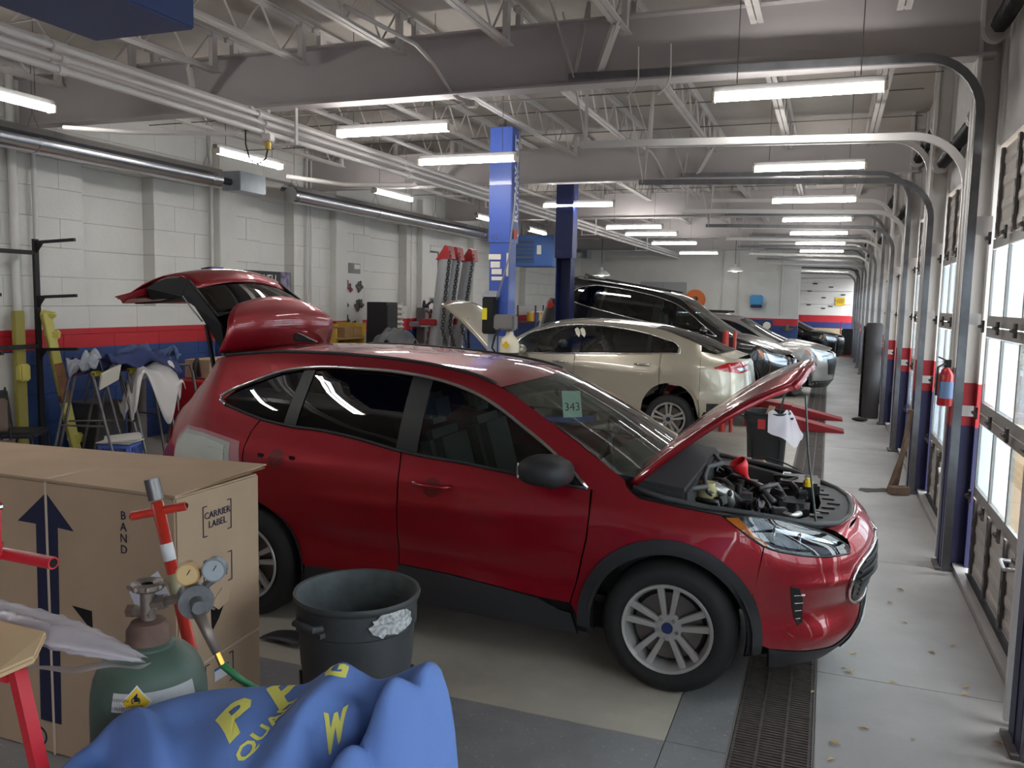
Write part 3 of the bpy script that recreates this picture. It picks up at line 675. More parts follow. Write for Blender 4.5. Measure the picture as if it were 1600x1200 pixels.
def cabin(parent, zf, xs, seatm, hw=.36, back=True, wheel_side=1):
    for y in (-hw, hw): seat(parent, xs[0], y, zf, seatm)
    if back: seat(parent, xs[1], 0, zf, seatm, 1.25)
    x = xs[0]+.75
    MB().prism([(x-.12, -.72, zf+.40), (x-.16, -.72, zf+.62), (x+.05, -.72, zf+.68), (x+.5, -.72, zf+.62), (x+.5, -.72, zf+.2)], (0, 1.44, 0)).build('dashboard', int_m, parent, bevel=.02)
    o = MB().tube([(x-.24-.06*math.sin(a)*0+.05*math.sin(a), wheel_side*hw+.18*math.cos(a), zf+.52+.18*math.sin(a)) for a in [2*PI*k/20 for k in range(20)]], .014, 6, closed=True).build('steering_wheel', int_m, parent, smooth=True)
    MB().box((0, 0, -.06), (3.2, 1.5, .04)).build('cabin_floor', int_m, parent, loc=(xs[0]-.3, 0, zf+.02))
def inner_shell(B, parent, s0, s1, z0, z1, arches, r=.43):
    poly = [(s0, z1), (s0, z0)]
    for ax, az in sorted(arches):
        c = math.sqrt(max(0, r*r-(z0-az)**2)); a = math.degrees(math.atan2(z0-az, -c)); a = a if a > 0 else a+360
        poly += [(ax-c, z0)]+arc(ax, az, r, a, 180-a if a <= 180 else -(a-180), 10)[1:]
    poly += [(s1, z0), (s1, z1)]
    panel(B, 'inner_shell', poly, liner, parent, off=-.055, depth=0, res=.12)
    for ax, az in arches:
        for sd in (1, -1):
            MB().lathe([(r+.01, -.14), (r+.01, .16)], 20, (ax, sd*.78, az), 'y', arc=(-.25, PI+.25)).build('wheel_liner', liner, parent, smooth=True)
# ---------------------------------------------------------------- red SUV in the foreground
red = mat('ruby_red_paint', S(142, 0, 24), .40, .5, coat=1.0)
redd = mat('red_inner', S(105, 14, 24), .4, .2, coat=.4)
car = thing('suv', 'red SUV in the foreground with raised hood and open liftgate', 'car', (-2.065, 5.19, 0))
B = ESC
FA, RA = (1.355, .36), (-1.355, .36)
BELT = [(-1.288, 1.282), (-1.064, 1.254), (-.826, 1.245), (-.538, 1.211), (-.268, 1.166), (-.158, 1.154), (.116, 1.136), (.453, 1.104), (.751, 1.074), (.889, 1.062)]
DTOP = [(.889, 1.062), (.776, 1.161), (.649, 1.25), (.461, 1.363), (.303, 1.45), (.137, 1.519), (-.047, 1.567), (-.349, 1.607), (-.662, 1.619), (-1.01, 1.614), (-1.24, 1.577), (-1.441, 1.503), (-1.556, 1.455), (-1.66, 1.385), (-1.60, 1.352)]
RAIL = [(-1.95, 1.60), (-1.80, 1.645), (-1.6, 1.672), (-1.416, 1.690), (-1.034, 1.701), (-.734, 1.697), (-.361, 1.678), (-.09, 1.650), (.182, 1.600), (.364, 1.532), (.585, 1.416), (.793, 1.301), (.951, 1.206), (1.085, 1.125)]
sDT = smooth_line(DTOP, 4); sBE = smooth_line(BELT, 3)
# doors
a0 = 66
panel(B, 'front_door', [(.905, 1.055), (.912, .946), (.902, .806), (.854, .577), (.815, .42), (.626, .425), (.471, .440), (.067, .478), (-.255, .492), (-.243, .9), (-.262, 1.158)]+[p for p in sBE if -.25 < p[0] < .9], red, car)
panel(B, 'rear_door', [(-.270, 1.162), (-.251, .9), (-.263, .40), (-.90, .40)]+arc(-1.355, .36, .43, 8, 72, 8)+[(-1.30, .86), (-1.355, .98), (-1.372, 1.1), (-1.345, 1.2), (-1.288, 1.278)]+[p for p in sBE if p[0] < -.275 and p[0] > -1.28], red, car)
panel(B, 'rocker_panel', [(-.27, .40), (-.90, .40), (-.93, .26), (-.27, .26)], clad, car)
panel(B, 'door_cladding', [(.826, .368), (.761, .372), (.626, .420), (.471, .436), (.067, .474), (-.258, .488), (-.27, .275), (.87, .255)], clad, car, off=.012)
# fender, arch cladding
panel(B, 'front_fender', [(.918, 1.06), (1.085, 1.125), (1.10, 1.09), (1.135, 1.06), (1.175, 1.037), (1.287, 1.023), (1.382, 1.012), (1.609, .993), (1.727, .916), (1.825, .852), (1.79, .62)]+arc(*FA, .487, 29, 182, 18)+[(.822, .42), (.862, .577), (.910, .806), (.920, .946)], red, car)
panel(B, 'arch_cladding', arc(*FA, .49, -8, 186, 26)+arc(*FA, .415, 188, -10, 26), clad, car, off=.014, depth=.05)
# quarter panel with bare filler patch
panel(B, 'quarter_panel', [(-1.66, 1.385), (-1.60, 1.352), (-1.45, 1.318), (-1.296, 1.282), (-1.353, 1.2), (-1.380, 1.1), (-1.363, .98), (-1.308, .86)]+arc(*RA, .43, 74, 172, 12)+[(-1.80, .42), (-2.0, .45), (-2.2, .50), (-2.35, .62), (-2.32, .95), (-2.20, 1.10), (-2.30, 1.16), (-2.45, 1.20), (-2.38, 1.25), (-2.15, 1.36), (-1.98, 1.50), (-1.86, 1.635), (-1.80, 1.64), (-1.6, 1.60)], red, car, res=.05)
film = mat('masking_film', S(176, 120, 125), .25, coat=.3); primer = mat('grey_primer', S(172, 176, 170), .6, noise=.12, scale=6); putty = mat('pale_filler', S(196, 200, 190), .7, noise=.1, scale=4)
fp = panel(B, 'masking_edge', [(-2.06, 1.12), (-1.96, 1.195), (-1.75, 1.19), (-1.42, 1.135), (-1.39, 1.02), (-1.42, .80), (-1.55, .82), (-2.0, .75)], film, car, off=.003, depth=.002, sides=(-1,))[0]
panel(B, 'feathered_primer', [(-2.05, 1.09), (-1.94, 1.175), (-1.74, 1.165), (-1.49, 1.12), (-1.46, .95), (-1.48, .82), (-1.58, .84), (-2.0, .78)], primer, fp, off=.005, depth=.002, sides=(-1,))
panel(B, 'body_filler', [(-2.03, 1.06), (-1.94, 1.145), (-1.72, 1.14), (-1.53, 1.10), (-1.51, .95), (-1.56, .85), (-2.0, .80)], putty, fp, off=.0075, depth=.002, sides=(-1,))
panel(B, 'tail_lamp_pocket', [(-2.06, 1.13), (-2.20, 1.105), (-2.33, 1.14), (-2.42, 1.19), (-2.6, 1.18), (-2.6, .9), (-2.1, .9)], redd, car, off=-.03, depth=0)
# cant rail and pillars
panel(B, 'side_rail', [(p[0], p[1]) for p in RAIL[1:]][::-1]+[(-1.82, 1.60), (-1.70, 1.48), (-1.66, 1.40)]+sDT[::-1][5:]+[(.918, 1.06)], red, car, res=.05)
# glass, pillar covers, trim
tri = lambda s: cub([(p[0], p[1]) for p in sorted(DTOP[:-1])], s)[0]
bel = lambda s: cub([(p[0], p[1]) for p in sorted(BELT)], s)[0]
def dlo(s0, s1, g=.004, sl0=0, sl1=0, n=8):
    up_ = []; lo = []
    for i in range(n+1):
        s = s0+(s1-s0)*i/n; up_.append((s+(sl0*(1-i/n)+sl1*i/n), tri(min(.88, s))-g)); lo.append((s, bel(s)+g))
    return lo+up_[::-1]
panel(B, 'front_window', dlo(-.16, .84), win_clear, car, off=-.012, depth=0)
panel(B, 'rear_window', dlo(-1.04, -.31, sl0=.04), win_dark, car, off=-.012, depth=0)
panel(B, 'quarter_window', [(-1.10, 1.262), (-1.288, 1.286), (-1.45, 1.322), (-1.59, 1.357), (-1.645, 1.387), (-1.555, 1.452), (-1.44, 1.498), (-1.24, 1.572), (-1.06, 1.606)], win_dark, car, off=-.012, depth=0)
gb = mat('satin_black_trim', S(9, 9, 10), .45)
panel(B, 'pillar_cover', [(-.165, bel(-.165)), (-.165, tri(-.165)), (-.30, tri(-.3)), (-.305, bel(-.305))], gb, car, off=-.004, depth=.01)
panel(B, 'pillar_cover', [(-1.03, bel(-1.03)+.005), (-.995, tri(-1.0)-.01), (-1.075, tri(-1.07)-.01), (-1.12, bel(-1.12)+.005)], gb, car, off=-.004, depth=.01)
panel(B, 'mirror_sail', [(.72, bel(.72)), (.885, bel(.885)), (.74, tri(.74)-.01), (.72, 1.19)], gb, car, off=-.004, depth=.01)
strip_on(B, 'chrome_trim', sDT, .013, chrome, car, off=.004)
strip_on(B, 'belt_moulding', sBE+[(-1.45, 1.318), (-1.60, 1.352)][::1] if 0 else [(-1.60, 1.352), (-1.45, 1.318)]+sBE, .011, clad, car, off=.004)
strip_on(B, 'roof_moulding', [(s, cub(RAIL, s)[0]+.004) for s in [-1.75+2.0*i/30 for i in range(31)]], .012, clad, car, off=.0)
# roof, windscreen
roofm = top_surface(B, RAIL, -1.78, .29, (-.02, .10), (.035, .03), 'roof', red, car, nu=24)
ws = top_surface(B, RAIL, .29, 1.05, (.10, .20), (.03, .02), 'windscreen', win_ws, car, inset=.015)
MB().grid(lambda u, v: (lambda s, t: (B.P(s, cub(RAIL, s)[0])[0]+(.10+.1*u*.16)*(1-t*t)-.004, (B.P(s, cub(RAIL, s)[0])[1]-.02)*t, cub(RAIL, s)[0]+.028*(1-t*t)-.004))(.29+.12*u, 2*v-1), 3, 16).build('windscreen_band', gb, car, smooth=True)
# roof antenna
MB().prism([(-1.62, -.03, 1.73), (-1.42, -.03, 1.735), (-1.60, -.012, 1.795), (-1.64, -.012, 1.79)], (0, .05, 0)).build('roof_antenna', clad, car, bevel=.01)
# number sheet behind the windscreen, rear view mirror
num = MB().box((0, 0, 0), (.004, .13, .17)).build('number_sheet', mat('number_paper', S(196, 226, 212), .8), car, loc=(.56, -.12, 1.42), rot=(0, -.25, -.85))
text('343', 'number', .075, mat('black_ink', S(28, 32, 34), .8), num, (.004, 0, -.02), cols((0, 1, 0), (0, 0, 1), (1, 0, 0)))
MB().box((.46, .0, 1.50), (.05, .24, .07)).build('rear_view_mirror', black_m, car, bevel=.015)
for a, b in (((.98, -.62, 1.10), (.78, .0, 1.22)), ((1.02, .1, 1.10), (.85, .6, 1.18))):
    MB().bar(a, b, .018, .01).bar((a[0]+.05, a[1]+.1, a[2]-.02), a, .03, .02).build('wiper', black_m, car)
# door handles; the shade in their scoops is painted as darker red discs
for s, z in ((-.03, .985), (-1.12, 1.06)):
    panel(B, 'handle_scoop', arc(s, z-.002, .055, 0, 360, 16)[:-1], mat('scoop_shade', S(96, 3, 13), .4, .4, coat=1), car, off=.0015, depth=.001, res=.03)
    for sd in (1, -1):
        if sd == -1 and s < -1:
            for e in (-.115, .115):
                p = B.P(s+e, z+.004); MB().box((p[0], p[1]*sd, p[2]), (.045, .006, .03)).build('handle_mount', black_m, car, bevel=.004)
            continue
        pts = []
        for k in range(9):
            u = -1+k/4; p = B.P(s+.12*u, z+.012-.02*u*0); pts.append((p[0], (p[1]+.034*(1-u**4)+.002)*sd, p[2]))
        MB().tube(pts, .013, 8).build('door_handle', red, car, smooth=True)
# mirrors
for sd in (1, -1):
    p = B.P(.62, 1.14)
    m_ = MB().ball((0, 0, 0), 1, 24, 14); pw = lambda c, e: math.copysign(abs(c)**e, c)
    m_.v = [(.685+.135*pw(x, .7)-.03*y, sd*(p[1]+.125+.125*pw(y, .7)), 1.165+.082*pw(z, .75)-.012*(x > .2)) for x, y, z in m_.v]
    o = m_.build('door_mirror', clad, car, smooth=True)
    MB().box((.70, sd*(p[1]+.03), 1.105), (.13, .12, .04)).build('mirror_arm', clad, o, bevel=.012)
    MB().box((.548, sd*(p[1]+.12), 1.165), (.012, .17, .09)).build('mirror_glass', mat('mirror_glass', S(200, 205, 205), .03, 1), o, bevel=.004)
# front bumper, grille, lamps
panel(B, 'front_bumper', [(1.832, .852), (2.0, .815), (2.175, .792), (2.352, .788), (2.372, .82), (2.38, .865), (2.45, .895), (2.7, .915), (2.955, .92), (2.955, .44), (2.7, .42), (2.5, .34), (2.357, .275), (2.1, .288), (1.885, .318)]+arc(*FA, .492, -3, 29, 6), red, car, res=.05)
panel(B, 'bumper_lip', [(1.885, .314), (2.1, .284), (2.357, .271), (2.5, .336), (2.7, .416), (2.955, .436), (2.955, .17), (2.5, .17), (2.2, .18), (1.90, .20)], clad, car, off=.004)
panel(B, 'skid_plate', [(2.53, .33), (2.72, .39), (2.955, .40), (2.955, .23), (2.7, .21), (2.50, .22)], mat('skid_silver', S(205, 207, 210), .35, .3), car, off=.012)
gr = panel(B, 'grille', [(2.36, .655), (2.47, .725), (2.6, .755), (2.955, .775), (2.955, .46), (2.72, .45), (2.56, .47)], mat('grille_black', S(22, 22, 24), .35), car, off=.006)
for o_, sd in zip(gr, (1, -1)):
    for k in range(6):
        z = .50+.045*k; s0 = 2.40+.26*abs(z-.66)/.2
        pts = [B.P(s, z) for s in [s0+(2.95-s0)*i/10 for i in range(11)]]; MB().tube([(p[0]+.012, (p[1]+.003)*sd, p[2]) for p in pts], .007, 5).build('grille_bar', mat('grille_bar', S(62, 63, 66), .4, .4), o_)
strip_on(B, 'grille_surround', smooth_line([(2.955, .785), (2.6, .762), (2.47, .735), (2.35, .66), (2.55, .465), (2.72, .44), (2.955, .45)], 4), .010, chrome, car, off=.008)
for o_, sd in zip(panel(B, 'bumper_vent', [(1.975, .655), (2.02, .645), (2.055, .58), (2.078, .45), (2.05, .43), (2.02, .48), (1.99, .58)], black_m, car, off=.004, res=.03), (1, -1)):
    for k in range(4):
        z = .47+.045*k; MB().tube([tuple(c*(sd if i == 1 else 1) for i, c in enumerate(B.P(s, z))) for s in (2.0+.01*(3-k), 2.06)], .006, 5).build('vent_bar', rim_m, o_)
HL = smooth_line([(1.612, .992), (1.737, 1.0), (1.908, .978), (2.149, .921), (2.241, .894), (2.35, .83)], 4)+smooth_line([(2.352, .795), (2.175, .799), (1.998, .819), (1.83, .858), (1.727, .920)], 4)
for o_, sd in zip(panel(B, 'headlight', HL, lamp_clear, car, off=.003, depth=0, res=.04), (1, -1)):
    panel(B, 'lamp_bowl', HL, mat('lamp_black', S(46, 50, 58), .25, .5), o_, sides=(sd,), off=-.05, depth=0)
    panel(B, 'turn_lens', [(1.63, .985), (1.70, .99), (1.80, .90), (1.86, .862), (1.83, .864), (1.735, .92)], lamp_amber, o_, sides=(sd,), off=-.004, depth=.02, res=.03)
    for s, z in ((1.93, .90), (2.08, .865)): p = B.P(s, z); q = B.N(s, z); MB().lathe([(.0, -.03), (.035, -.02), (.05, 0), (.046, 0), (.03, -.01), (0, -.015)], 16, (0, 0, 0), 'x').build('projector', lamp_in, o_, smooth=True, loc=(p[0]-.035, (p[1]-.03)*sd, p[2]))
    panel(B, 'lamp_fin', [(1.88, .955), (2.1, .915), (2.3, .86), (2.3, .845), (2.1, .895), (1.9, .93)], lamp_in, o_, sides=(sd,), off=-.02, depth=.01, res=.04)
strip_on(B, 'headlight_seal', HL, .006, black_m, car, off=.0, closed=True)
# painted nose between the bumper edge and the hood seal
def nose(sd):
    def fn(u, v):
        sc_ = 2.37+.58*u; zc_ = cub([(2.37, .86), (2.45, .895), (2.7, .915), (2.955, .92)], sc_)[0]; p = B.P(sc_, zc_); y = p[1]
        xi = cub([(0, 2.245), (.25, 2.23), (.46, 2.165), (.60, 2.045), (.68, 1.9)], y)[0]
        return (p[0]+(xi-p[0])*v, y*sd, zc_+(.905-zc_)*v+.012*math.sin(v*PI))
    MB().grid(fn, 12, 5).build('nose_panel', red, car, smooth=True)
nose(1); nose(-1)
inner_shell(B, car, -2.3, 2.5, .24, .95, [FA, RA])
# wheels
for x in (1.355, -1.355):
    for y in (-.925, .925): wheel(car, x, y, .362, .362, .232, .225)
# cabin
cabin(car, .45, (.15, -.85), seat_m)
MB().prism([(-1.70, -.72, 1.25), (-1.25, -.72, 1.25), (-1.25, -.72, .5), (-1.9, -.72, .5)], (0, 1.44, 0)).build('cargo_trim', int_m, car)
MB().box((-.3, 0, .3), (3.9, 1.4, .16)).build('underbody', liner, car)
MB().tube([(-.5, -.5, .22), (.5, -.45, .22), (1.0, -.2, .25)], .03, 8).build('exhaust_pipe', stile_m, car)
# engine bay
tub = mat('bay_black', S(24, 24, 25), .6); cowl = mat('cowl_grey', S(190, 194, 202), .6, noise=.2, scale=8); metal = mat('cast_alloy', S(200, 200, 198), .4, .8, noise=.2, scale=20)
m = MB(); m.bb((1.08, -.62, .42), (2.02, .62, .46)); m.bb((1.06, -.8, .42), (1.10, .8, 1.04))
for s in (-1, 1): m.prism([(1.10, s*.80, .44), (1.10, s*.80, 1.03), (1.5, s*.78, .98), (1.9, s*.70, .92), (2.08, s*.58, .88), (2.06, s*.5, .5)], (0, -s*.05, 0))
m.build('engine_bay', tub, car)
MB().grid(lambda u, v: (1.06+.27*u, -.70+1.4*v, 1.085-.06*u+.02*math.sin(v*PI)-.03*math.sin(u*PI)), 6, 12).build('cowl_panel', cowl, car, smooth=True, solid=.01)
MB().tube([(1.34, -.70, 1.02), (1.38, -.5, 1.03), (1.46, -.40, 1.03), (1.42, -.2, 1.04), (1.40, .1, 1.05), (1.47, .25, 1.05), (1.40, .5, 1.05), (1.33, .70, 1.03)], .016, 6).build('bay_seal', mat('seal_grey', S(70, 70, 72), .7), car, smooth=True)
# rim of the hood opening
rimpts = [(1.12, -.80, 1.075), (1.3, -.79, 1.03), (1.5, -.765, 1.0), (1.7, -.73, .985), (1.9, -.68, .96), (2.05, -.60, .93), (2.17, -.46, .915), (2.235, -.25, .915), (2.25, 0, .915)]
rimpts += [(x, -y, z) for x, y, z in rimpts[:-1]][::-1]
MB().tube(rimpts, .016, 8).build('hood_seal', mat('hood_seal', S(62, 62, 64), .6), car, smooth=True)
MB().prism([(1.9, -.66, .90), (2.08, -.56, .90), (2.2, -.4, .90), (2.25, -.1, .90), (2.25, .1, .90), (2.2, .4, .90), (2.08, .56, .90), (1.9, .66, .90), (1.95, .5, .90), (2.06, .3, .90), (2.08, 0, .90), (2.06, -.3, .90), (1.95, -.5, .90)], (0, 0, .015)).build('radiator_cover', mat('sight_shield', S(58, 60, 62), .55), car)
for k in range(7): MB().box((2.15-.03*abs(k-3), -.36+.12*k, .918), (.07, .05, .012)).build('cover_slot', black_m, car)
for y in (-.52, -.3, .3, .52): MB().cyl((2.1-.12*abs(y), y, .915), (2.1-.12*abs(y), y, .925), .014, n=8).build('push_clip', mat('clip_grey', S(120, 120, 122), .5), car)
eng = MB().box((1.66, .02, .78), (.42, .62, .26)).box((1.60, .02, .93), (.26, .5, .08)).build('engine', mat('engine_dark', S(92, 90, 90), .5, .4, noise=.5, scale=30), car, bevel=.03)
for k in range(4): MB().cyl((1.62, -.18+.12*k, .96), (1.62, -.18+.12*k, 1.02), .022, n=10).build('ignition_coil', black_m, eng)
MB().tube([(1.5, .3, .9), (1.56, .1, 1.0), (1.7, -.05, .99), (1.82, -.2, .93)], .028, 8).build('intake_hose', black_m, eng, smooth=True)
MB().tube([(1.45, -.30, .98), (1.5, -.26, 1.0), (1.57, -.27, .97), (1.58, -.24, .9)], .035, 10).build('metal_duct', metal, eng, smooth=True)
MB().lathe([(.07, 0), (.07, .1), (.05, .13)], 16, (1.45, -.26, .9), caps=True).build('brake_reservoir', mat('old_plastic', S(170, 160, 110), .5), eng, smooth=40)
fn = MB().lathe([(.012, 0), (.015, .05), (.05, .12), (.052, .16), (.046, .16), (.012, .06)], 16).build('red_funnel', mat('funnel_red', S(215, 36, 44), .4), eng, smooth=True, loc=(1.66, .08, .98), rot=(.3, -.5, 0))
MB().box((1.95, .36, .88), (.24, .3, .2)).build('battery', black_m, car, bevel=.015)
MB().box((1.92, -.10, .86), (.2, .24, .16)).build('air_box', mat('airbox', S(50, 50, 52), .6), car, bevel=.03)
MB().box((1.45, .55, .93), (.3, .2, .14)).build('fuse_box', black_m, car, bevel=.02)
MB().box((1.86, .56, .95), (.05, .1, .03)).build('paper_tag', mat('tag_white', S(220, 220, 215), .7), car)
MB().lathe([(.03, 0), (.03, .03), (.012, .05)], 12, (2.0, .18, .97), caps=True).build('yellow_cap', mat('cap_yellow', S(225, 195, 50), .4), car)
rnd = random.Random(5)
hose = [black_m, mat('hose_dark', S(70, 68, 68), .5), metal]
for k in range(26):
    x, y = rnd.uniform(1.45, 2.02), rnd.uniform(-.5, .5); pts = [(x, y, rnd.uniform(.86, .98))]
    for q in range(3): pts.append((min(2.1, max(1.42, pts[-1][0]+rnd.uniform(-.14, .14))), min(.6, max(-.6, pts[-1][1]+rnd.uniform(-.16, .16))), rnd.uniform(.85, 1.0)))
    sm = []
    for i in range(3): sm += [tuple(pts[i][c]*(1-t)+pts[i+1][c]*t for c in range(3)) for t in (0, .5)]
    MB().tube(sm+[pts[-1]], rnd.choice((.007, .011, .016)), 6).build('engine_hose', hose[k % 3 if k % 4 == 0 else k % 2], eng, smooth=True)
for k in range(18):
    x, y = rnd.uniform(1.45, 2.0), rnd.uniform(-.48, .48)
    MB().box((x, y, .95+rnd.uniform(-.03, .03)), (rnd.uniform(.03, .09), rnd.uniform(.03, .08), .05), (rnd.uniform(-.4, .4), rnd.uniform(-.4, .4), rnd.uniform(0, 3))).build('connector', hose[rnd.randrange(3)] if k % 3 == 0 else black_m, eng, bevel=.008)
# raised hood, hinged at the cowl
hd = thing('hood', None, None); hd.parent = car; hd.location = (1.09, 0, 1.085); hd.rotation_euler = (0, -math.radians(35.5), 0)
def hoodw(u): return .775-.05*u-.20*max(0, u-.55)**2/.2
def hs(u, v, dz=0, ins=0):
    t = 2*v-1; L_ = 1.12-.13*abs(t)**2.5; x = L_*u; y = t*(hoodw(u)-ins)
    return (x, y, .035*(1-t*t)+.05*math.sin(u*PI*.8)-.10*max(0, u-.7)**2/.3+dz+.012*math.exp(-((abs(t)-.62)/.1)**2))
MB().grid(lambda u, v: hs(u, v), 18, 24).build('hood_skin', red, hd, smooth=True, solid=.006)
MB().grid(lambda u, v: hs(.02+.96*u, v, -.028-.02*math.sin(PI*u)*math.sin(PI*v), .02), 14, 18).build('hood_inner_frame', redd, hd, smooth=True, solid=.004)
for sd in (0, 1):
    MB().grid(lambda u, v: (lambda a: (a[0], a[1], a[2]-.034*v))(hs(u, sd)), 18, 1).build('hood_side_flange', red, hd, smooth=True, solid=.004)
MB().grid(lambda u, v: (lambda a: (a[0]+.004, a[1], a[2]-.045*v))(hs(1, u)), 18, 1).build('hood_front_flange', red, hd, smooth=True, solid=.004)
for y in (-.3, .3): MB().box((.98, y, -.05), (.06, .08, .05)).build('hood_latch', stile_m, hd, bevel=.01)
MB().tube([(1.97, -.50, 1.60), (2.0, -.52, 1.3), (2.06, -.54, .93)], .006, 6).build('prop_rod', mat('rod_grey', S(90, 96, 92), .4, .5), car)
MB().tube([(1.14, -.66, 1.10), (1.20, -.68, 1.06), (1.28, -.70, 1.0)], .006, 6).build('hood_hinge', black_m, car)
# open liftgate
lg = thing('liftgate', None, None); lg.parent = car
SPO = [(-1.765, 1.675), (-1.715, 1.80), (-1.72, 1.90), (-1.79, 2.0)]      # spoiler, from hinge up
def lgp(prof, w0, w1, m, name, crown=.05, nu=12, nv=18, rnd_=0, solid=.01, zc=0):
    tab = [(i/(len(prof)-1),)+p for i, p in enumerate(prof)]
    def fn(u, v):
        x, z = cub(tab, u); t = 2*v-1; w_ = w0+(w1-w0)*u-rnd_*max(0, u-.6)**2/.16
        k = 1-t*t
        return (x+crown*.6*k, w_*t, z+(crown*k if zc == 0 else zc*k*u))
    return MB().grid(fn, nu, nv).build(name, m, lg, smooth=True, solid=solid)
lgp(SPO, .66, .60, red, 'spoiler', .03, rnd_=.16, zc=.06)
GL = [(-1.82, 1.94), (-1.91, 2.0), (-2.0, 2.06), (-2.08, 2.11)]
lgp(GL, .60, .50, win_dark, 'rear_glass', .05, solid=.004)
lgp([(x+.02, z-.02) for x, z in GL], .62, .52, black_m, 'glass_surround', .04)
LP = [(-2.075, 2.105), (-2.14, 2.165), (-2.22, 2.195), (-2.33, 2.185), (-2.50, 2.12), (-2.62, 2.05), (-2.70, 2.02)]
lgp(LP, .50, .60, red, 'lower_panel', .06)
MB().box((-2.37, .0, 2.262), (.10, .16, .012), (0, -.15, 0)).build('badge', mat('badge_blue', S(40, 50, 90), .2, .5), lg, bevel=.01)
lgp([(-1.74, 1.63), (-1.90, 1.86), (-2.04, 2.0), (-2.14, 2.05), (-2.4, 2.0), (-2.6, 1.99)], .58, .54, mat('liftgate_trim', S(10, 10, 11), .7), 'inner_trim', .02)
for sd in (1, -1):
    MB().prism([(-1.75, sd*.60, 1.63), (-1.79, sd*.60, 1.86), (-1.90, sd*.585, 1.99), (-2.13, sd*.53, 2.17), (-2.16, sd*.56, 2.04), (-2.04, sd*.57, 1.98), (-1.92, sd*.58, 1.84)], (0, -sd*.02, 0)).build('side_trim', mat('liftgate_side', S(8, 8, 9), .6), lg)
    MB().bar((-1.83, sd*.60, 1.45), (-1.93, sd*.585, 1.86), .02, .02).build('gas_strut', black_m, lg)
    MB().prism([(-2.13, sd*.53, 2.175), (-2.16, sd*.56, 2.045), (-2.42, sd*.57, 2.02), (-2.44, sd*.60, 2.10), (-2.3, sd*.56, 2.17)], (0, -sd*.02, 0)).build('corner_trim', mat('liftgate_side', S(8, 8, 9), .6), lg)
MB().prism([(-2.44, -.60, 2.105), (-2.60, -.62, 2.06), (-2.72, -.62, 2.035), (-2.66, -.62, 2.015), (-2.64, -.62, 1.985), (-2.60, -.62, 2.015), (-2.46, -.60, 2.05)], (0, 1.22, 0)).build('lower_lip', red, lg, bevel=.006)
strip = [(-1.80, -.604, 1.93), (-1.96, -.585, 2.04), (-2.13, -.55, 2.16)]
MB().tube([(-2.14, -.57, 2.05), (-2.05, -.59, 1.97), (-1.95, -.60, 1.88)], .005, 6).build('bright_edge', chrome, lg)
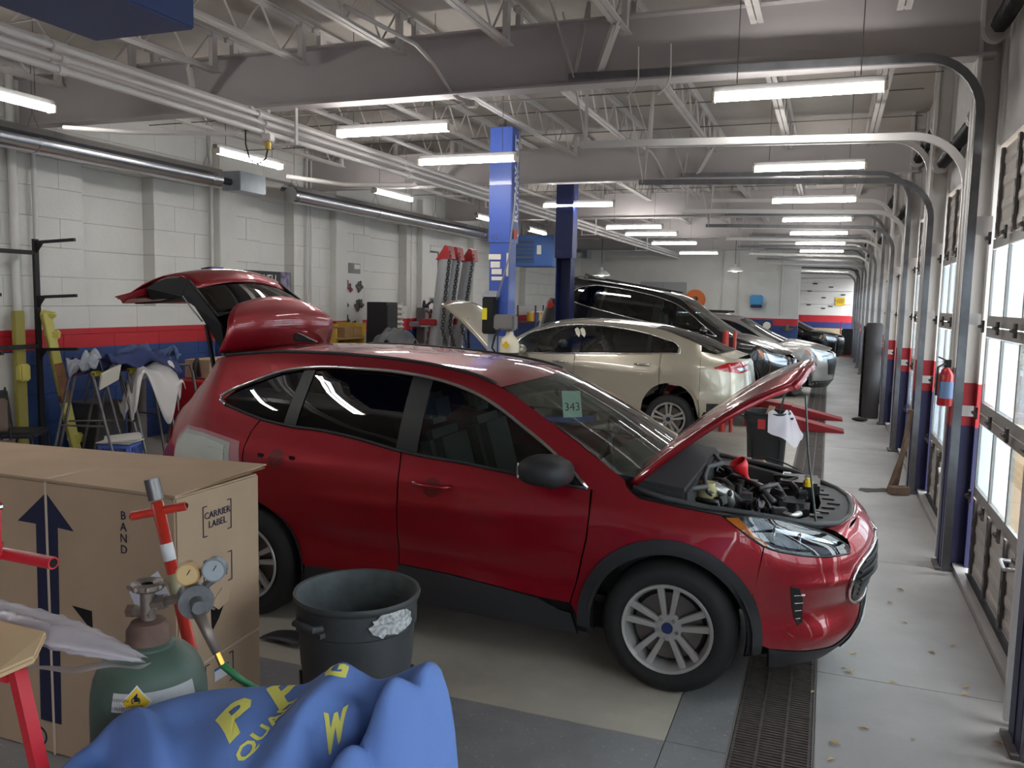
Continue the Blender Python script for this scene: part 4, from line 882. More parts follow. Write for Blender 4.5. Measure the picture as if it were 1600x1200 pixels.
# ---------------------------------------------------------------- the other cars
def lin(tab): return lambda s: cub(tab, s)[0]
def make_car(name, label, B, paint, sp, loc, rot, cat='car'):
    """sp: dict of chart lines; see the calls below"""
    c = thing(name, label, cat, loc); c.rotation_euler = rot
    belt, rail, dtop = lin(sorted(sp['belt'])), lin(sp['rail']), lin(sorted(sp['dtop']))
    ar = sp['arch']; z0 = sp.get('z0', .22); ra = sp.get('ra', .385)
    def bot(s):
        b = z0
        for ax, az in ar:
            if abs(s-ax) < ra: b = max(b, az+math.sqrt(ra*ra-(s-ax)**2))
        return b
    def band(s0, s1, top, lo=bot, st=.035):
        n = max(3, int((s1-s0)/st)); ss = [s0+(s1-s0)*i/n for i in range(n+1)]
        return [(s, lo(s)) for s in ss]+[(s, top(s)) for s in ss[::-1]]
    g = .005; fd, bp, rd = sp['gaps']            # front door front, B gap, rear door rear (at belt)
    sh = lin(sp['shoulder'])                     # top of fender and of bumpers
    tip = min(p[0] for p in sp['dtop'])
    panel(B, 'front_door', band(bp+g, fd-g, belt), paint, c, res=.09)
    panel(B, 'rear_door', band(rd+g, bp-g, belt), paint, c, res=.09)
    panel(B, 'front_fender', band(fd+g, sp['fb'], lambda s: sh(s)), paint, c, res=.08)
    panel(B, 'quarter_panel', band(sp['rb'], rd-g, lambda s: (belt(s) if s > tip else (rail(s) if s > sp['rail'][0][0] else sh(s)))), paint, c, res=.08)
    panel(B, 'front_bumper', band(sp['fb']+g, 2.95, sh, lambda s: .2 if s > 1.9 else bot(s)), paint, c, res=.09)
    panel(B, 'rear_bumper', band(sp['rend'], sp['rb']-g, sh, lambda s: .3 if s < -1.9 else bot(s)), paint, c, res=.09)
    panel(B, 'bumper_valance', band(1.92, 2.95, lambda s: .32, lambda s: .17), clad, c, off=.006, res=.1)
    panel(B, 'rear_valance', band(sp['rend'], -1.95, lambda s: .42, lambda s: .24), clad, c, off=.006, res=.1)
    n = 40; s_a, s_b = tip, max(p[0] for p in sp['dtop'])
    ss = [s_a+(s_b-s_a)*i/n for i in range(n+1)]
    panel(B, 'side_rail', [(s, rail(s)) for s in ss]+[(sp['rail'][-1][0], sp['rail'][-1][1]), (s_b+.06, sh(s_b+.06))]+[(s, dtop(s)) for s in ss[::-1]], paint, c, res=.06)
    def pane(nm, s0, s1, m, k=8):
        ss = [s0+(s1-s0)*i/k for i in range(k+1)]
        panel(B, nm, [(s, belt(s)+.008) for s in ss]+[(s, max(belt(s)+.012, dtop(s)-.008)) for s in ss[::-1]], m, c, off=-.01, depth=0, res=.1)
    q = sp['quarter']
    pane('front_window', bp+.06, s_b-.03, sp.get('fg', win_clear)); pane('rear_window', q+.03, bp-.06, sp.get('rg', win_dark)); pane('quarter_window', tip+.03, q-.03, sp.get('rg', win_dark))
    for s, w_ in ((bp, .06), (q, .03)): panel(B, 'pillar_cover', [(s-w_, belt(s)), (s+w_, belt(s)), (s+w_, dtop(s)), (s-w_, dtop(s))], mat('gloss_black_trim', S(12, 12, 13), .15, coat=1), c, off=-.004, depth=.01, res=.1)
    line = [(s, dtop(s)) for s in ss[::-1]]+[(s, belt(s)) for s in ss]
    strip_on(B, 'window_trim', line, .011, chrome if sp.get('chrome', 1) else black_m, c, off=.004)
    a, b = sp['roof']
    top_surface(B, sp['rail'], a, b, (-.05, .10), (.04, .035), 'roof', paint, c, nu=16, nv=12)
    top_surface(B, sp['rail'], b, sp['rail'][-1][0]-.03, (.10, .20), (.035, .02), 'windscreen', win_ws, c, nu=10, nv=12, inset=.01)
    r1 = sp['rail'][0][0]
    top_surface(B, sp['rail'], a, r1+.02, (-.05, -.16), (.04, .03), 'rear_glass', sp.get('rg', win_dark), c, nu=10, nv=12, inset=.01)
    sht = [(s, sh(s)) for s in [-2.6+.1*i for i in range(55)]]
    if 'deck' in sp: top_surface(B, sht, r1+.05, -2.5, (-.12, -.10), (.05, .03), 'trunk_lid', paint, c, nu=8, nv=12)
    if sp.get('hood', 1): top_surface(B, sht, sp['rail'][-1][0]-.06, 2.32, (.16, .12), (.06, .05), 'hood', paint, c, nu=14, nv=14)
    for nm, key, m in (('headlight', 'head', lamp_in), ('turn_signal', 'turn', lamp_amber), ('tail_lamp', 'tail', lamp_red), ('tail_lens', 'tail2', lamp_in), ('fuel_door', 'fuel', paint)):
        if key in sp: panel(B, nm, sp[key], m, c, off=.004 if key != 'tail2' else .007, res=.05, depth=.01, sides=(1, -1) if key != 'fuel' else (1,))
    for s, z in sp['handles']:
        for sd in (1, -1):
            pts = []
            for k in range(7):
                u = -1+k/3; p = B.P(s+.11*u, z); pts.append((p[0], (p[1]+.03*(1-u**4))*sd, p[2]))
            MB().tube(pts, .014, 6).build('door_handle', chrome if sp.get('chrome', 1) else paint, c, smooth=True)
    ms = sp['mirror']
    for sd in (1, -1):
        p = B.P(*ms); o = MB().ball((p[0]-.02, sd*(p[1]+.13), p[2]+.06), (.075, .12, .07), 14, 10).build('door_mirror', paint, c, smooth=True); MB().box((p[0], sd*(p[1]+.03), p[2]+.01), (.07, .1, .03)).build('mirror_arm', clad, o)
    inner_shell(B, c, -2.2, 2.3, .24, min(.9, belt(0)-.1), ar, ra+.03)
    wz = sp.get('wz', ar[0][1])
    for ax, az in ar:
        for y in (-.90, .90): wheel(c, ax, y, wz, sp.get('R', .335), sp.get('rim', .225), .215, sp.get('style', 1))
    cabin(c, sp.get('zf', .35), (.15, -.75), sp.get('seat', seat_m), wheel_side=1)
    MB().box((-.1, 0, .25), (4.0, 1.4, .16)).build('underbody', liner, c)
    if 'grille' in sp: panel(B, 'grille', sp['grille'], mat('grille_black', S(22, 22, 24), .35), c, off=.006, res=.08)
    return c
# ---- beige sedan on the two-post lift
beige = mat('beige_paint', S(176, 168, 150), .32, .45, coat=1)
fus = make_car('sedan', 'beige sedan with raised hood held just above the floor by the blue lift', FUS, beige, dict(
    belt=[(-1.38, 1.079), (-1.08, 1.062), (-.35, 1.036), (.218, 1.012), (.80, .998), (.95, .99)],
    dtop=[(.95, 1.0), (.84, 1.165), (.489, 1.345), (.212, 1.405), (-.264, 1.424), (-.654, 1.395), (-1.0, 1.344), (-1.32, 1.262), (-1.50, 1.195), (-1.54, 1.15), (-1.45, 1.09)][:10],
    rail=[(-2.12, 1.09), (-1.95, 1.15), (-1.63, 1.275), (-1.24, 1.395), (-1.0, 1.435), (-.65, 1.465), (-.26, 1.482), (.21, 1.462), (.5, 1.395), (.85, 1.21), (1.13, 1.04)],
    shoulder=[(-3.3, 1.0), (-2.6, 1.03), (-2.3, 1.045), (-2.1, 1.08), (.9, 1.0), (1.0, 1.0), (1.13, 1.03), (1.5, .96), (2.0, .86), (2.4, .78), (3, .74)],
    gaps=(.92, -.052, -1.28), quarter=-1.10, fb=1.80, rb=-1.84, rend=-3.2, arch=[(1.425, .29), (-1.425, .29)], ra=.385, roof=(-1.15, .34), deck=1, hood=0,
    tail=[(-2.02, .905), (-2.25, .975), (-2.6, .99), (-2.75, .95), (-2.72, .86), (-2.5, .835), (-2.2, .86)], tail2=[(-2.42, .90), (-2.72, .92), (-2.72, .875), (-2.5, .86)],
    head=[(1.75, .78), (2.1, .74), (2.4, .68), (2.3, .63), (2.0, .66)], fuel=[(-1.43, .99), (-1.63, 1.0), (-1.65, .86), (-1.45, .85)], handles=[(.15, .902), (-1.04, .918)], mirror=(.74, 1.0), wz=.17, seat=seat_l, rg=glass('sedan_rear_glass', (.10, .11, .10, 1)), fg=glass('sedan_front_glass', (.4, .45, .43, 1)), grille=[(2.45, .62), (2.95, .64), (2.95, .35), (2.5, .36)]), (-3.43, 12.33, .30), (0, 0, PI))
# raised hood of the sedan
hd2 = thing('hood', None, None); hd2.parent = fus; hd2.location = (1.33, 0, 1.0); hd2.rotation_euler = (0, -math.radians(38), 0)
MB().grid(lambda u, v: (1.12*u-.06*(2*v-1)**2*u, (2*v-1)*(.80-.08*u), .03*(1-(2*v-1)**2)+.05*math.sin(u*2.6)), 12, 14).build('hood_skin', beige, hd2, smooth=True, solid=.02)
MB().tube([(.15, .55, -.02), (.6, .5, -.03), (1.0, .3, -.04), (1.0, -.3, -.04), (.6, -.5, -.03), (.15, -.55, -.02)], .03, 6).build('hood_inner_frame', beige, hd2, smooth=True)
MB().bar((1.75, .52, .78), (1.80, .50, 1.46), .025, .025).build('prop_rod', black_m, fus)
MB().bb((1.15, -.75, .4), (2.2, .75, .45)).bb((1.12, -.75, .4), (1.16, .75, 1.0)).bb((2.05, -.6, .4), (2.1, .6, .78)).build('engine_bay', liner, fus)
MB().box((1.65, 0, .66), (.6, .9, .3)).box((1.6, .2, .84), (.4, .3, .08)).build('engine', mat('engine_dark', S(52, 51, 52), .5, .4), fus, bevel=.04)
# two strips of putty tape on the windows
for s in (-.07, .01):
    panel(FUS, 'window_tape', [(s-.08, 1.25), (s-.03, 1.29), (s+.01, 1.36), (s-.02, 1.385), (s-.06, 1.36), (s-.09, 1.30)], mat('tape_white', S(226, 220, 200), .6), fus, sides=(1,), off=.006, depth=.004, res=.03)
# ---- black SUV on the tilted frame rack
blk = mat('black_paint', S(9, 9, 11), .25, .1, coat=1)
EDGE_SP = dict(
    belt=[(-1.75, 1.275), (-1.553, 1.243), (-.797, 1.165), (-.02, 1.12), (.6, 1.095), (1.0, 1.083)],
    dtop=[(1.0, 1.085), (.764, 1.219), (.531, 1.358), (.269, 1.485), (-.094, 1.571), (-.454, 1.606), (-.941, 1.62), (-1.45, 1.58), (-1.68, 1.48), (-1.80, 1.34)],
    rail=[(-2.12, 1.25), (-2.02, 1.50), (-1.9, 1.64), (-1.6, 1.68), (-1.22, 1.69), (-.5, 1.685), (0, 1.65), (.25, 1.60), (.531, 1.44), (.8, 1.29), (1.18, 1.12)],
    shoulder=[(-3.2, 1.22), (-2.6, 1.24), (-2.12, 1.25), (1.0, 1.083), (1.18, 1.11), (1.68, 1.06), (2.0, 1.0), (2.4, .93), (3, .88)],
    gaps=(1.0, -.10, -1.25), quarter=-1.12, fb=1.86, rb=-1.90, rend=-3.15, arch=[(1.425, .37), (-1.425, .37)], ra=.42, roof=(-1.75, .30), hood=1,
    tail=[(-2.10, 1.13), (-2.30, 1.22), (-2.75, 1.23), (-3.0, 1.2), (-3.0, 1.1), (-2.5, 1.06), (-2.15, 1.07)], tail2=[(-2.5, 1.18), (-3.0, 1.19), (-3.0, 1.14), (-2.5, 1.13)],
    head=[(1.83, .95), (2.1, .92), (2.38, .88), (2.36, .78), (2.1, .80), (1.88, .84)], turn=[(1.70, .99), (1.80, .97), (1.88, .88), (1.84, .85)], handles=[(.15, .97), (-.95, 1.0)], mirror=(.80, 1.09), R=.365, rim=.245, zf=.5, chrome=1,
    grille=[(2.3, .78), (2.95, .82), (2.95, .42), (2.4, .45)])
edge = make_car('suv', 'black SUV tilted nose down on the red frame rack behind the beige sedan', EDG, blk, EDGE_SP, (-2.93, 15.5, .58), (0, math.radians(8), 0))
for y in (-.62, .62): MB().bar((-1.5, y, 1.735), (.05, y, 1.71), .03, .03).build('roof_rail', black_m, edge)
MB().prism([(-1.75, -.02, 1.74), (-1.5, -.02, 1.745), (-1.74, 0, 1.80)], (0, .04, 0)).build('roof_antenna', black_m, edge)
# ---- silver SUV further back, dark cars beyond the doorway
silver = mat('silver_paint', S(165, 162, 158), .3, .6, coat=1)
sp2 = dict(EDGE_SP); sp2.update(zf=.5, chrome=0)
ex = make_car('suv', 'silver SUV with black roof rails parked past the black SUV', EDG, silver, sp2, (-2.25, 20.6, .06), (0, 0, 0)); ex.scale = (1.04, 1.03, 1.05)
for y in (-.62, .62): MB().bar((-1.5, y, 1.76), (.05, y, 1.735), .04, .05).build('roof_rail', black_m, ex)
sp3 = dict(EDGE_SP); sp3.update(zf=.5)
k1 = make_car('suv', 'dark SUV seen from the front just beyond the far doorway', EDG, blk, sp3, (-1.75, 34.2, 0), (0, 0, math.radians(-8)))
k2 = make_car('suv', 'dark SUV with its tail raised standing in the far doorway', EDG, mat('charcoal_paint', S(26, 27, 30), .3, .3, coat=1), sp3, (-3.0, 37.6, .15), (0, math.radians(9), 0))
# ---------------------------------------------------------------- things close to the camera
card = mat('cardboard', S(178, 152, 126), .85, noise=.1, scale=3, bump=.06, bscale=90); card_shade = mat('cardboard_shade', S(140, 112, 84), .9); ink = mat('box_ink', S(30, 32, 62), .85)
carton = thing('carton', 'large brown cardboard carton with a dark blue arrow beside the red SUV', 'box', (-3.33, 2.87, 0))
HW, HD, HH = .90, .265, 1.25
MB().box((0, 0, HH/2), (2*HW, 2*HD, HH)).build('box_body', card, carton, bevel=.008)
MB().prism([(-HW, -HD-.004, HH+.002), (HW+.004, -HD-.004, HH+.004), (HW-.02, HD*.55, HH+.012), (HW+.02, HD+.03, HH+.035), (-HW, HD, HH+.004)], (0, 0, .006)).build('top_flap', card, carton)
MB().bar((HW-.02, -HD+.02, HH+.002), (HW+.01, HD+.02, HH+.025), .02, .004).build('flap_shadow_edge', card_shade, carton)  # darker strip painting the shadow under the lifted flap end
strapm = mat('clear_strap', S(205, 185, 165), .25)
MB().box((.19, -HD-.003, HH/2), (.012, .003, HH)).box((.19, 0, HH+.011), (.012, 2*HD, .003)).build('strap', strapm, carton)
MB().bar((HW+.003, -HD, .49), (HW+.003, HD, .515), .003, .01).build('side_tape', strapm, carton)
F = cols((1, 0, 0), (0, 0, 1), (0, -1, 0)); Rf = cols((0, 1, 0), (0, 0, 1), (1, 0, 0))
def onf(x, z): return (x+3.33, -HD-.002, z)
# arrow on the front face (x measured along the face)
ax = .19
MB().prism([(ax-.175, -HD-.001, 1.055), (ax, -HD-.001, 1.198), (ax+.155, -HD-.001, 1.045), (ax+.063, -HD-.001, 1.05), (ax+.045, -HD-.001, .15), (ax-.08, -HD-.001, .15), (ax-.065, -HD-.001, 1.053)], (0, -.0012, 0)).build('printed_arrow', ink, carton)
for k, ch in enumerate('BAND'): text(ch, 'printed_letter', .052, ink, carton, (.625, -HD-.002, 1.145-.0485*k), F)
def bracket(zc, h, w_, body, name):
    for s in (-1, 1):
        MB().box((HW+.002, s*w_-.02, zc), (.002, .004, h)).box((HW+.002, s*(w_-.012)-.02, zc+h/2), (.002, .024, .004)).box((HW+.002, s*(w_-.012)-.02, zc-h/2), (.002, .024, .004)).build('printed_bracket', ink, carton)
    for k, t in enumerate(body): text(t, name, .042, ink, carton, (HW+.003, -.02, zc+.022-.042*k), Rf)
bracket(1.11, .13, .088, ['CARRIER', 'LABEL'], 'printed_words'); bracket(.875, .13, .088, ['DOC', 'LABEL'], 'printed_words'); bracket(.41, .13, .088, [], 'printed_words')
MB().box((HW+.003, -.01, .41), (.002, .09, .055)).build('shipping_label', mat('label_white', S(215, 218, 225), .6), carton); MB().box((HW+.0045, -.01, .434), (.002, .09, .010)).build('label_stripe', mat('label_blue', S(70, 100, 170), .6), carton)
hole = mat('hole_dark', S(12, 10, 9), .95)
MB().prism([(.322, -HD-.001, .712), (.435, -HD-.001, .705), (.437, -HD-.001, .612)], (0, -.001, 0)).build('hand_hole', hole, carton)
MB().prism([(HW+.001, -.07, .72), (HW+.001, -.05, .705), (HW+.001, .03, .735), (HW+.001, -.02, .66), (HW+.001, -.065, .615)], (.001, 0, 0)).build('hand_hole', hole, carton)
MB().prism([(HW+.003, -.07, .74), (HW+.02, -.045, .71), (HW+.02, .02, .73), (HW+.003, .05, .77), (HW+.003, 0, .79)], (.003, 0, 0)).build('torn_flap', card, carton)
MB().lathe([(.035, 0), (.045, 0), (.045, .001), (.035, .001)], 24, (.10, -HD-.001, .07), 'y').build('recycle_ring', ink, carton)
# ---- red steel bar with a T handle
redp = mat('red_enamel', S(190, 48, 34), .35, noise=.15, scale=30, coat=.3)
tb = thing('jack_handle', 'red steel jack handle with cross bar leaning in front of the carton', 'handle', (-1.205, 1.66, 0))
top = V((-.40, -.02, 1.60)); dirn = (V((0, 0, 0))-top).normalized()
MB().tube([top+dirn*.06, V((0, 0, .012))], .0155, 12).build('shaft', redp, tb, smooth=True)
MB().tube([top-dirn*.0, top+dirn*.055], .019, 14).build('socket', mat('worn_steel', S(120, 118, 118), .45, .8), tb, smooth=40)
q = top+dirn*.085; cx = V((1, .45, .22)).normalized()
MB().tube([q-cx*.07, q+cx*.07], .0115, 10).build('cross_bar', redp, tb, smooth=40)
for e in (-1, 1): MB().lathe([(.0, 0), (.008, 0)], 8, tuple(q+cx*.0705*e), 'x').build('bar_bore', hole, tb)
MB().tube([top+dirn*.25, top+dirn*.31], .017, 12).build('bare_band', mat('worn_tan', S(150, 140, 110), .6), tb, smooth=True)
MB().tube([top+dirn*.17, top+dirn*.215], .0160, 12).build('sticker', mat('sticker_white', S(205, 205, 205), .6), tb, smooth=True)
tg = MB().prism([(-.075, -.03, 0), (-.01, .0, .055), (.03, .0, -.005), (-.035, -.03, -.07)], (0, .002, 0)).build('paper_tag', mat('tag_paper', S(190, 190, 200), .7), tb, loc=tuple(top+dirn*.30+V((-.035, -.02, 0))))
for k in range(6): MB().box((-.025+.006*k, -.018, -.01), (.003, .002, .03), (0, .8, 0)).build('barcode_bar', ink, tg)
# ---- green oxygen cylinder with regulator
gc = thing('gas_cylinder', 'dusty green gas cylinder with yellow diamond label and regulator behind the blue cover', 'gas cylinder', (-1.30, 1.31, 0))
grn = mat('cylinder_green', S(76, 94, 84), .5, .1, noise=.2, scale=5, bump=.05, bscale=60)
MB().lathe([(0, .0), (.11, .0), (.116, .02), (.116, 1.215), (.114, 1.25), (.108, 1.28), (.097, 1.305), (.08, 1.325), (.058, 1.338), (.045, 1.342), (.0, 1.342)], 40).build('bottle', grn, gc, smooth=50)
rust = mat('rusty_collar', S(116, 92, 82), .75, .3, noise=.35, scale=25)
MB().lathe([(.052, 1.322), (.052, 1.345), (.045, 1.35)], 32).build('neck_ring', grn, gc, smooth=40); MB().lathe([(.044, 1.335), (.044, 1.375), (.034, 1.392), (.02, 1.396), (0, 1.396)], 28).build('neck_collar', rust, gc, smooth=40)
vm = mat('valve_brass_dusty', S(130, 118, 110), .5, .6, noise=.25, scale=40)
v = MB(); v.cyl((0, 0, 1.39), (0, 0, 1.455), .015, n=12); v.cyl((-.03, -.005, 1.41), (.012, 0, 1.41), .012, n=10); v.build('valve_body', vm, gc, smooth=40)
MB().cyl((-.045, -.008, 1.41), (-.03, -.005, 1.41), .014, n=6).build('safety_plug', rust, gc)
hw_ = MB(); hw_.lathe([(.01, 1.458), (.026, 1.458), (.034, 1.464), (.034, 1.474), (.026, 1.478), (.012, 1.472)], 24)
for k in range(8): a = 2*PI*k/8; hw_.ball((.033*math.cos(a), .033*math.sin(a), 1.469), .007, 6, 4)
hw_.build('hand_wheel', vm, gc, smooth=40)
rg = MB(); rg.cyl((.01, 0, 1.43), (.07, .02, 1.445), .011, n=6); rg.cyl((.025, .005, 1.433), (.04, .01, 1.437), .017, n=6); rg.build('inlet_nut', vm, gc)
silverm = mat('regulator_body', S(112, 112, 114), .45, .6, noise=.3, scale=30)
r = V((.095, .03, 1.445)); dd = V((.75, -.6, -.05)).normalized()
reg = MB().tube([r-dd*.02, r+dd*.012], .032, 20).tube([r+dd*.012, r+dd*.024], .036, 20).tube([r+dd*.024, r+dd*.055], .014, 12).build('regulator', silverm, gc, smooth=40)
for off, cm, nm in ((V((-.012, .0, .052)), mat('gauge_tan', S(172, 138, 92), .45, .3), 'tan'), (V((.038, .02, .062)), mat('gauge_grey', S(120, 126, 130), .45, .4), 'grey')):
    c0 = r+off; nrm = V((.45, -.9, .05)).normalized()
    gs = MB().tube([c0-nrm*.012, c0+nrm*.012], .0245, 24).build('gauge', cm, gc, smooth=40)
    MB().tube([c0+nrm*.0125, c0+nrm*.014], .021, 24).build('gauge_face', mat('face_'+nm, S(196, 168, 120) if nm == 'tan' else S(150, 158, 162), .3), gs)
    MB().bar(c0+nrm*.0148, c0+nrm*.0148+V((.008, 0, .012)), .002, .001).build('needle', black_m, gs)
    MB().tube([r+off*.3, c0-V((0, 0, .02))], .008, 8).build('gauge_stem', silverm, gc)
h0 = r+dd*.03+V((.0, 0, -.012)); h1 = h0+V((.05, -.0, -.085))
MB().tube([h0, h1], .010, 10, rr=[.013, .009]).build('outlet_stem', vm, gc, smooth=True); MB().tube([h1, h1+V((.012, 0, -.022))], .007, 10).build('hose_ferrule', mat('brass', S(190, 150, 70), .3, .9), gc)
hp = [h1+V((.012, 0, -.022)), h1+V((.035, .02, -.055)), h1+V((.075, .05, -.095)), h1+V((.13, .09, -.13)), h1+V((.22, .14, -.20)), h1+V((.30, .16, -.5)), h1+V((.28, .2, -1.0)), h1+V((.25, .22, -1.30))]
MB().tube([tuple(p) for p in hp], .0075, 10).build('green_hose', mat('hose_green', S(44, 120, 72), .45), gc, smooth=True)
# label wrapped round the shoulder
def cylp(a, z, r_): return (r_*math.cos(a), r_*math.sin(a), z)
def shoulder(z): return cub([(1.10, .1165), (1.215, .1165), (1.25, .1145), (1.28, .1085), (1.305, .0975)], z)[0]+.0008
lab = MB().grid(lambda u, v_: cylp(-1.45+1.5*u, 1.248+.036*v_, shoulder(1.248+.036*v_)), 24, 5).build('paper_label', mat('paper_label', S(190, 190, 188), .6, noise=.1, scale=30), gc, smooth=True)
ac = -1.02; zc = 1.268
def onc(a, z, e=.001): return cylp(a, z, shoulder(z)+e)
MB().grid(lambda u, v_: onc(ac+.265*((u-.5)-(v_-.5)), zc+.031*((u-.5)+(v_-.5)), .0009), 8, 8).build('diamond_border', mat('label_white', S(215, 218, 225), .6), gc, smooth=True)
MB().grid(lambda u, v_: onc(ac+.235*((u-.5)-(v_-.5)), zc+.0275*((u-.5)+(v_-.5)), .0014), 8, 8).build('hazard_diamond', mat('diamond_yellow', S(228, 190, 30), .5), gc, smooth=True)
def wrap_text(body, size, a0, z0, name, e=.0018, m=ink):
    cu = text(body, name, size, m, gc); me = cu.data
    for vv in me.vertices: x, y, _ = vv.co; vv.co = onc(a0+x/.11, z0+y, e)
wrap_text('2', .007, ac, zc-.018, 'hazard_class'); wrap_text('OXIDIZER', .006, ac, zc-.007, 'hazard_word'); wrap_text('OXYGEN', .008, ac-.27, 1.272, 'gas_name'); wrap_text('UN1072', .009, ac-.27, 1.256, 'gas_number')
fl = MB().grid(lambda u, v_: onc(ac+.05*math.sin(v_*9)*.3+.045*(u-.5)*2*(1-v_)**.6, zc+.002+.016*v_, .0019), 4, 6).build('flame_mark', ink, gc)
MB().lathe([(.0085, 0), (.0065, 0)], 16).build('flame_ring', ink, gc, loc=onc(ac, zc+.004, .0025), rot=(PI/2, 0, ac+PI/2))
# ---- red folding stand at the left edge, with a board and a plastic-wrapped part on it
stand = thing('parts_stand', 'red tubular parts stand at the left edge holding a plastic-wrapped part', 'stand', (-1.35, 1.05, 0))
rs = mat('stand_red', S(186, 30, 44), .4, coat=.3)
MB().prism([(-.06, -.012, 1.60), (-.02, -.012, 1.60), (-.018, -.012, 1.70), (-.03, -.012, 1.715), (-.06, -.012, 1.715)], (0, .006, 0)).build('head_plate', rs, stand, bevel=.002)
MB().cyl((-.026, -.02, 1.690), (-.026, -.004, 1.690), .009, n=12).build('bolt', chrome, stand)
MB().bar((.0, -.005, 1.40), (.40, -.03, .0), .024, .02).build('front_leg', rs, stand)
MB().bar((-.05, .0, 1.62), (-.62, .05, .0), .024, .02).build('rear_leg', rs, stand)
MB().tube([(-.30, .02, 1.595), (.072, .02, 1.590)], .0115, 14).build('cross_tube', rs, stand, smooth=40); MB().tube([(.0725, .02, 1.59), (.0728, .02, 1.59)], .0085, 12).build('tube_bore', hole, stand)
MB().bar((-.55, .02, 1.37), (-.02, .0, 1.37), .02, .02).build('shelf_rail', rs, stand)
board = tag(MB().prism([(-1.62, .96, 1.385), (-1.345, 1.0, 1.385), (-1.295, 1.04, 1.41), (-1.305, 1.075, 1.445), (-1.62, 1.07, 1.455)], (0, 0, .014)).build('cardboard_sheet', mat('cardboard_light', S(186, 160, 124), .85, noise=.08, scale=5), bevel=.004), 'cut piece of brown cardboard under the plastic wrap at the left edge', 'cardboard')
film2 = bpy.data.materials.new('clear_wrap'); film2.use_nodes = True; nt = film2.node_tree
for n_ in list(nt.nodes): nt.nodes.remove(n_)
o_ = nt.nodes.new('ShaderNodeOutputMaterial'); p_ = nt.nodes.new('ShaderNodeBsdfPrincipled'); p_.inputs['Base Color'].default_value = S(205, 198, 205); p_.inputs['Roughness'].default_value = .25
t_ = nt.nodes.new('ShaderNodeBsdfTransparent'); mx_ = nt.nodes.new('ShaderNodeMixShader'); mx_.inputs[0].default_value = .72
nt.links.new(t_.outputs[0], mx_.inputs[1]); nt.links.new(p_.outputs[0], mx_.inputs[2]); nt.links.new(mx_.outputs[0], o_.inputs[0])
wr_ = thing('plastic_wrap', 'long part wrapped in milky clear plastic film on the red stand', 'plastic wrap', (0, 0, 0))
def wrapf(u, v_):
    x = -1.60+.455*u; w_ = .034*(1-u**3)+.008; a = 2*PI*v_; zc_ = 1.437-.03*u**1.3
    k = 1+.12*math.sin(5*a+9*u)+.07*math.sin(11*u*6+3*a)
    return (x+.01*math.sin(a*3), 1.125+.01*u+w_*1.2*math.cos(a)*k, zc_+w_*.55*math.sin(a)*k)
MB().grid(wrapf, 30, 28).build('film_sleeve', film2, wr_, smooth=True)
MB().grid(lambda u, v_: (-1.34+.20*u+.02*v_, 1.03+.09*v_*(1-u*.6)+.07*u, 1.392+.012*u-.02*v_*(1-u)+.005*math.sin(9*u+4*v_)), 14, 8).build('film_tail', film2, wr_, smooth=True)
MB().tube([(-1.62, 1.125, 1.437), (-1.35, 1.128, 1.425), (-1.2, 1.13, 1.41)], .02, 10, rr=[.022, .02, .01]).build('wrapped_part', mat('wrapped_grey', S(150, 140, 145), .6), wr_, smooth=True)
# ---- blue fabric cover with yellow print, draped close to the camera
blue_f = mat('blue_fabric', S(92, 122, 184), .8, noise=.1, scale=4, bump=.12, bscale=220)
yel = mat('print_yellow', S(206, 200, 96), .75)
cov = thing('fabric_cover', 'crumpled blue fabric cover with yellow lettering draped in the bottom foreground', 'cover', (0, 0, 0))
RZ = [(-1.36, 1.10), (-1.27, 1.222), (-1.20, 1.275), (-1.13, 1.305), (-1.05, 1.323), (-.98, 1.328), (-.93, 1.332), (-.90, 1.335), (-.865, 1.36), (-.835, 1.378), (-.805, 1.362), (-.775, 1.345), (-.74, 1.355), (-.70, 1.375), (-.675, 1.38), (-.655, 1.345), (-.64, 1.25), (-.628, 1.10)]
def bump_(x, y, cx, cy, sx, sy, rot, h):
    c, s = math.cos(rot), math.sin(rot); dx, dy = x-cx, y-cy; a = (dx*c+dy*s)/sx; b = (-dx*s+dy*c)/sy
    return h*math.exp(-(a*a+b*b))
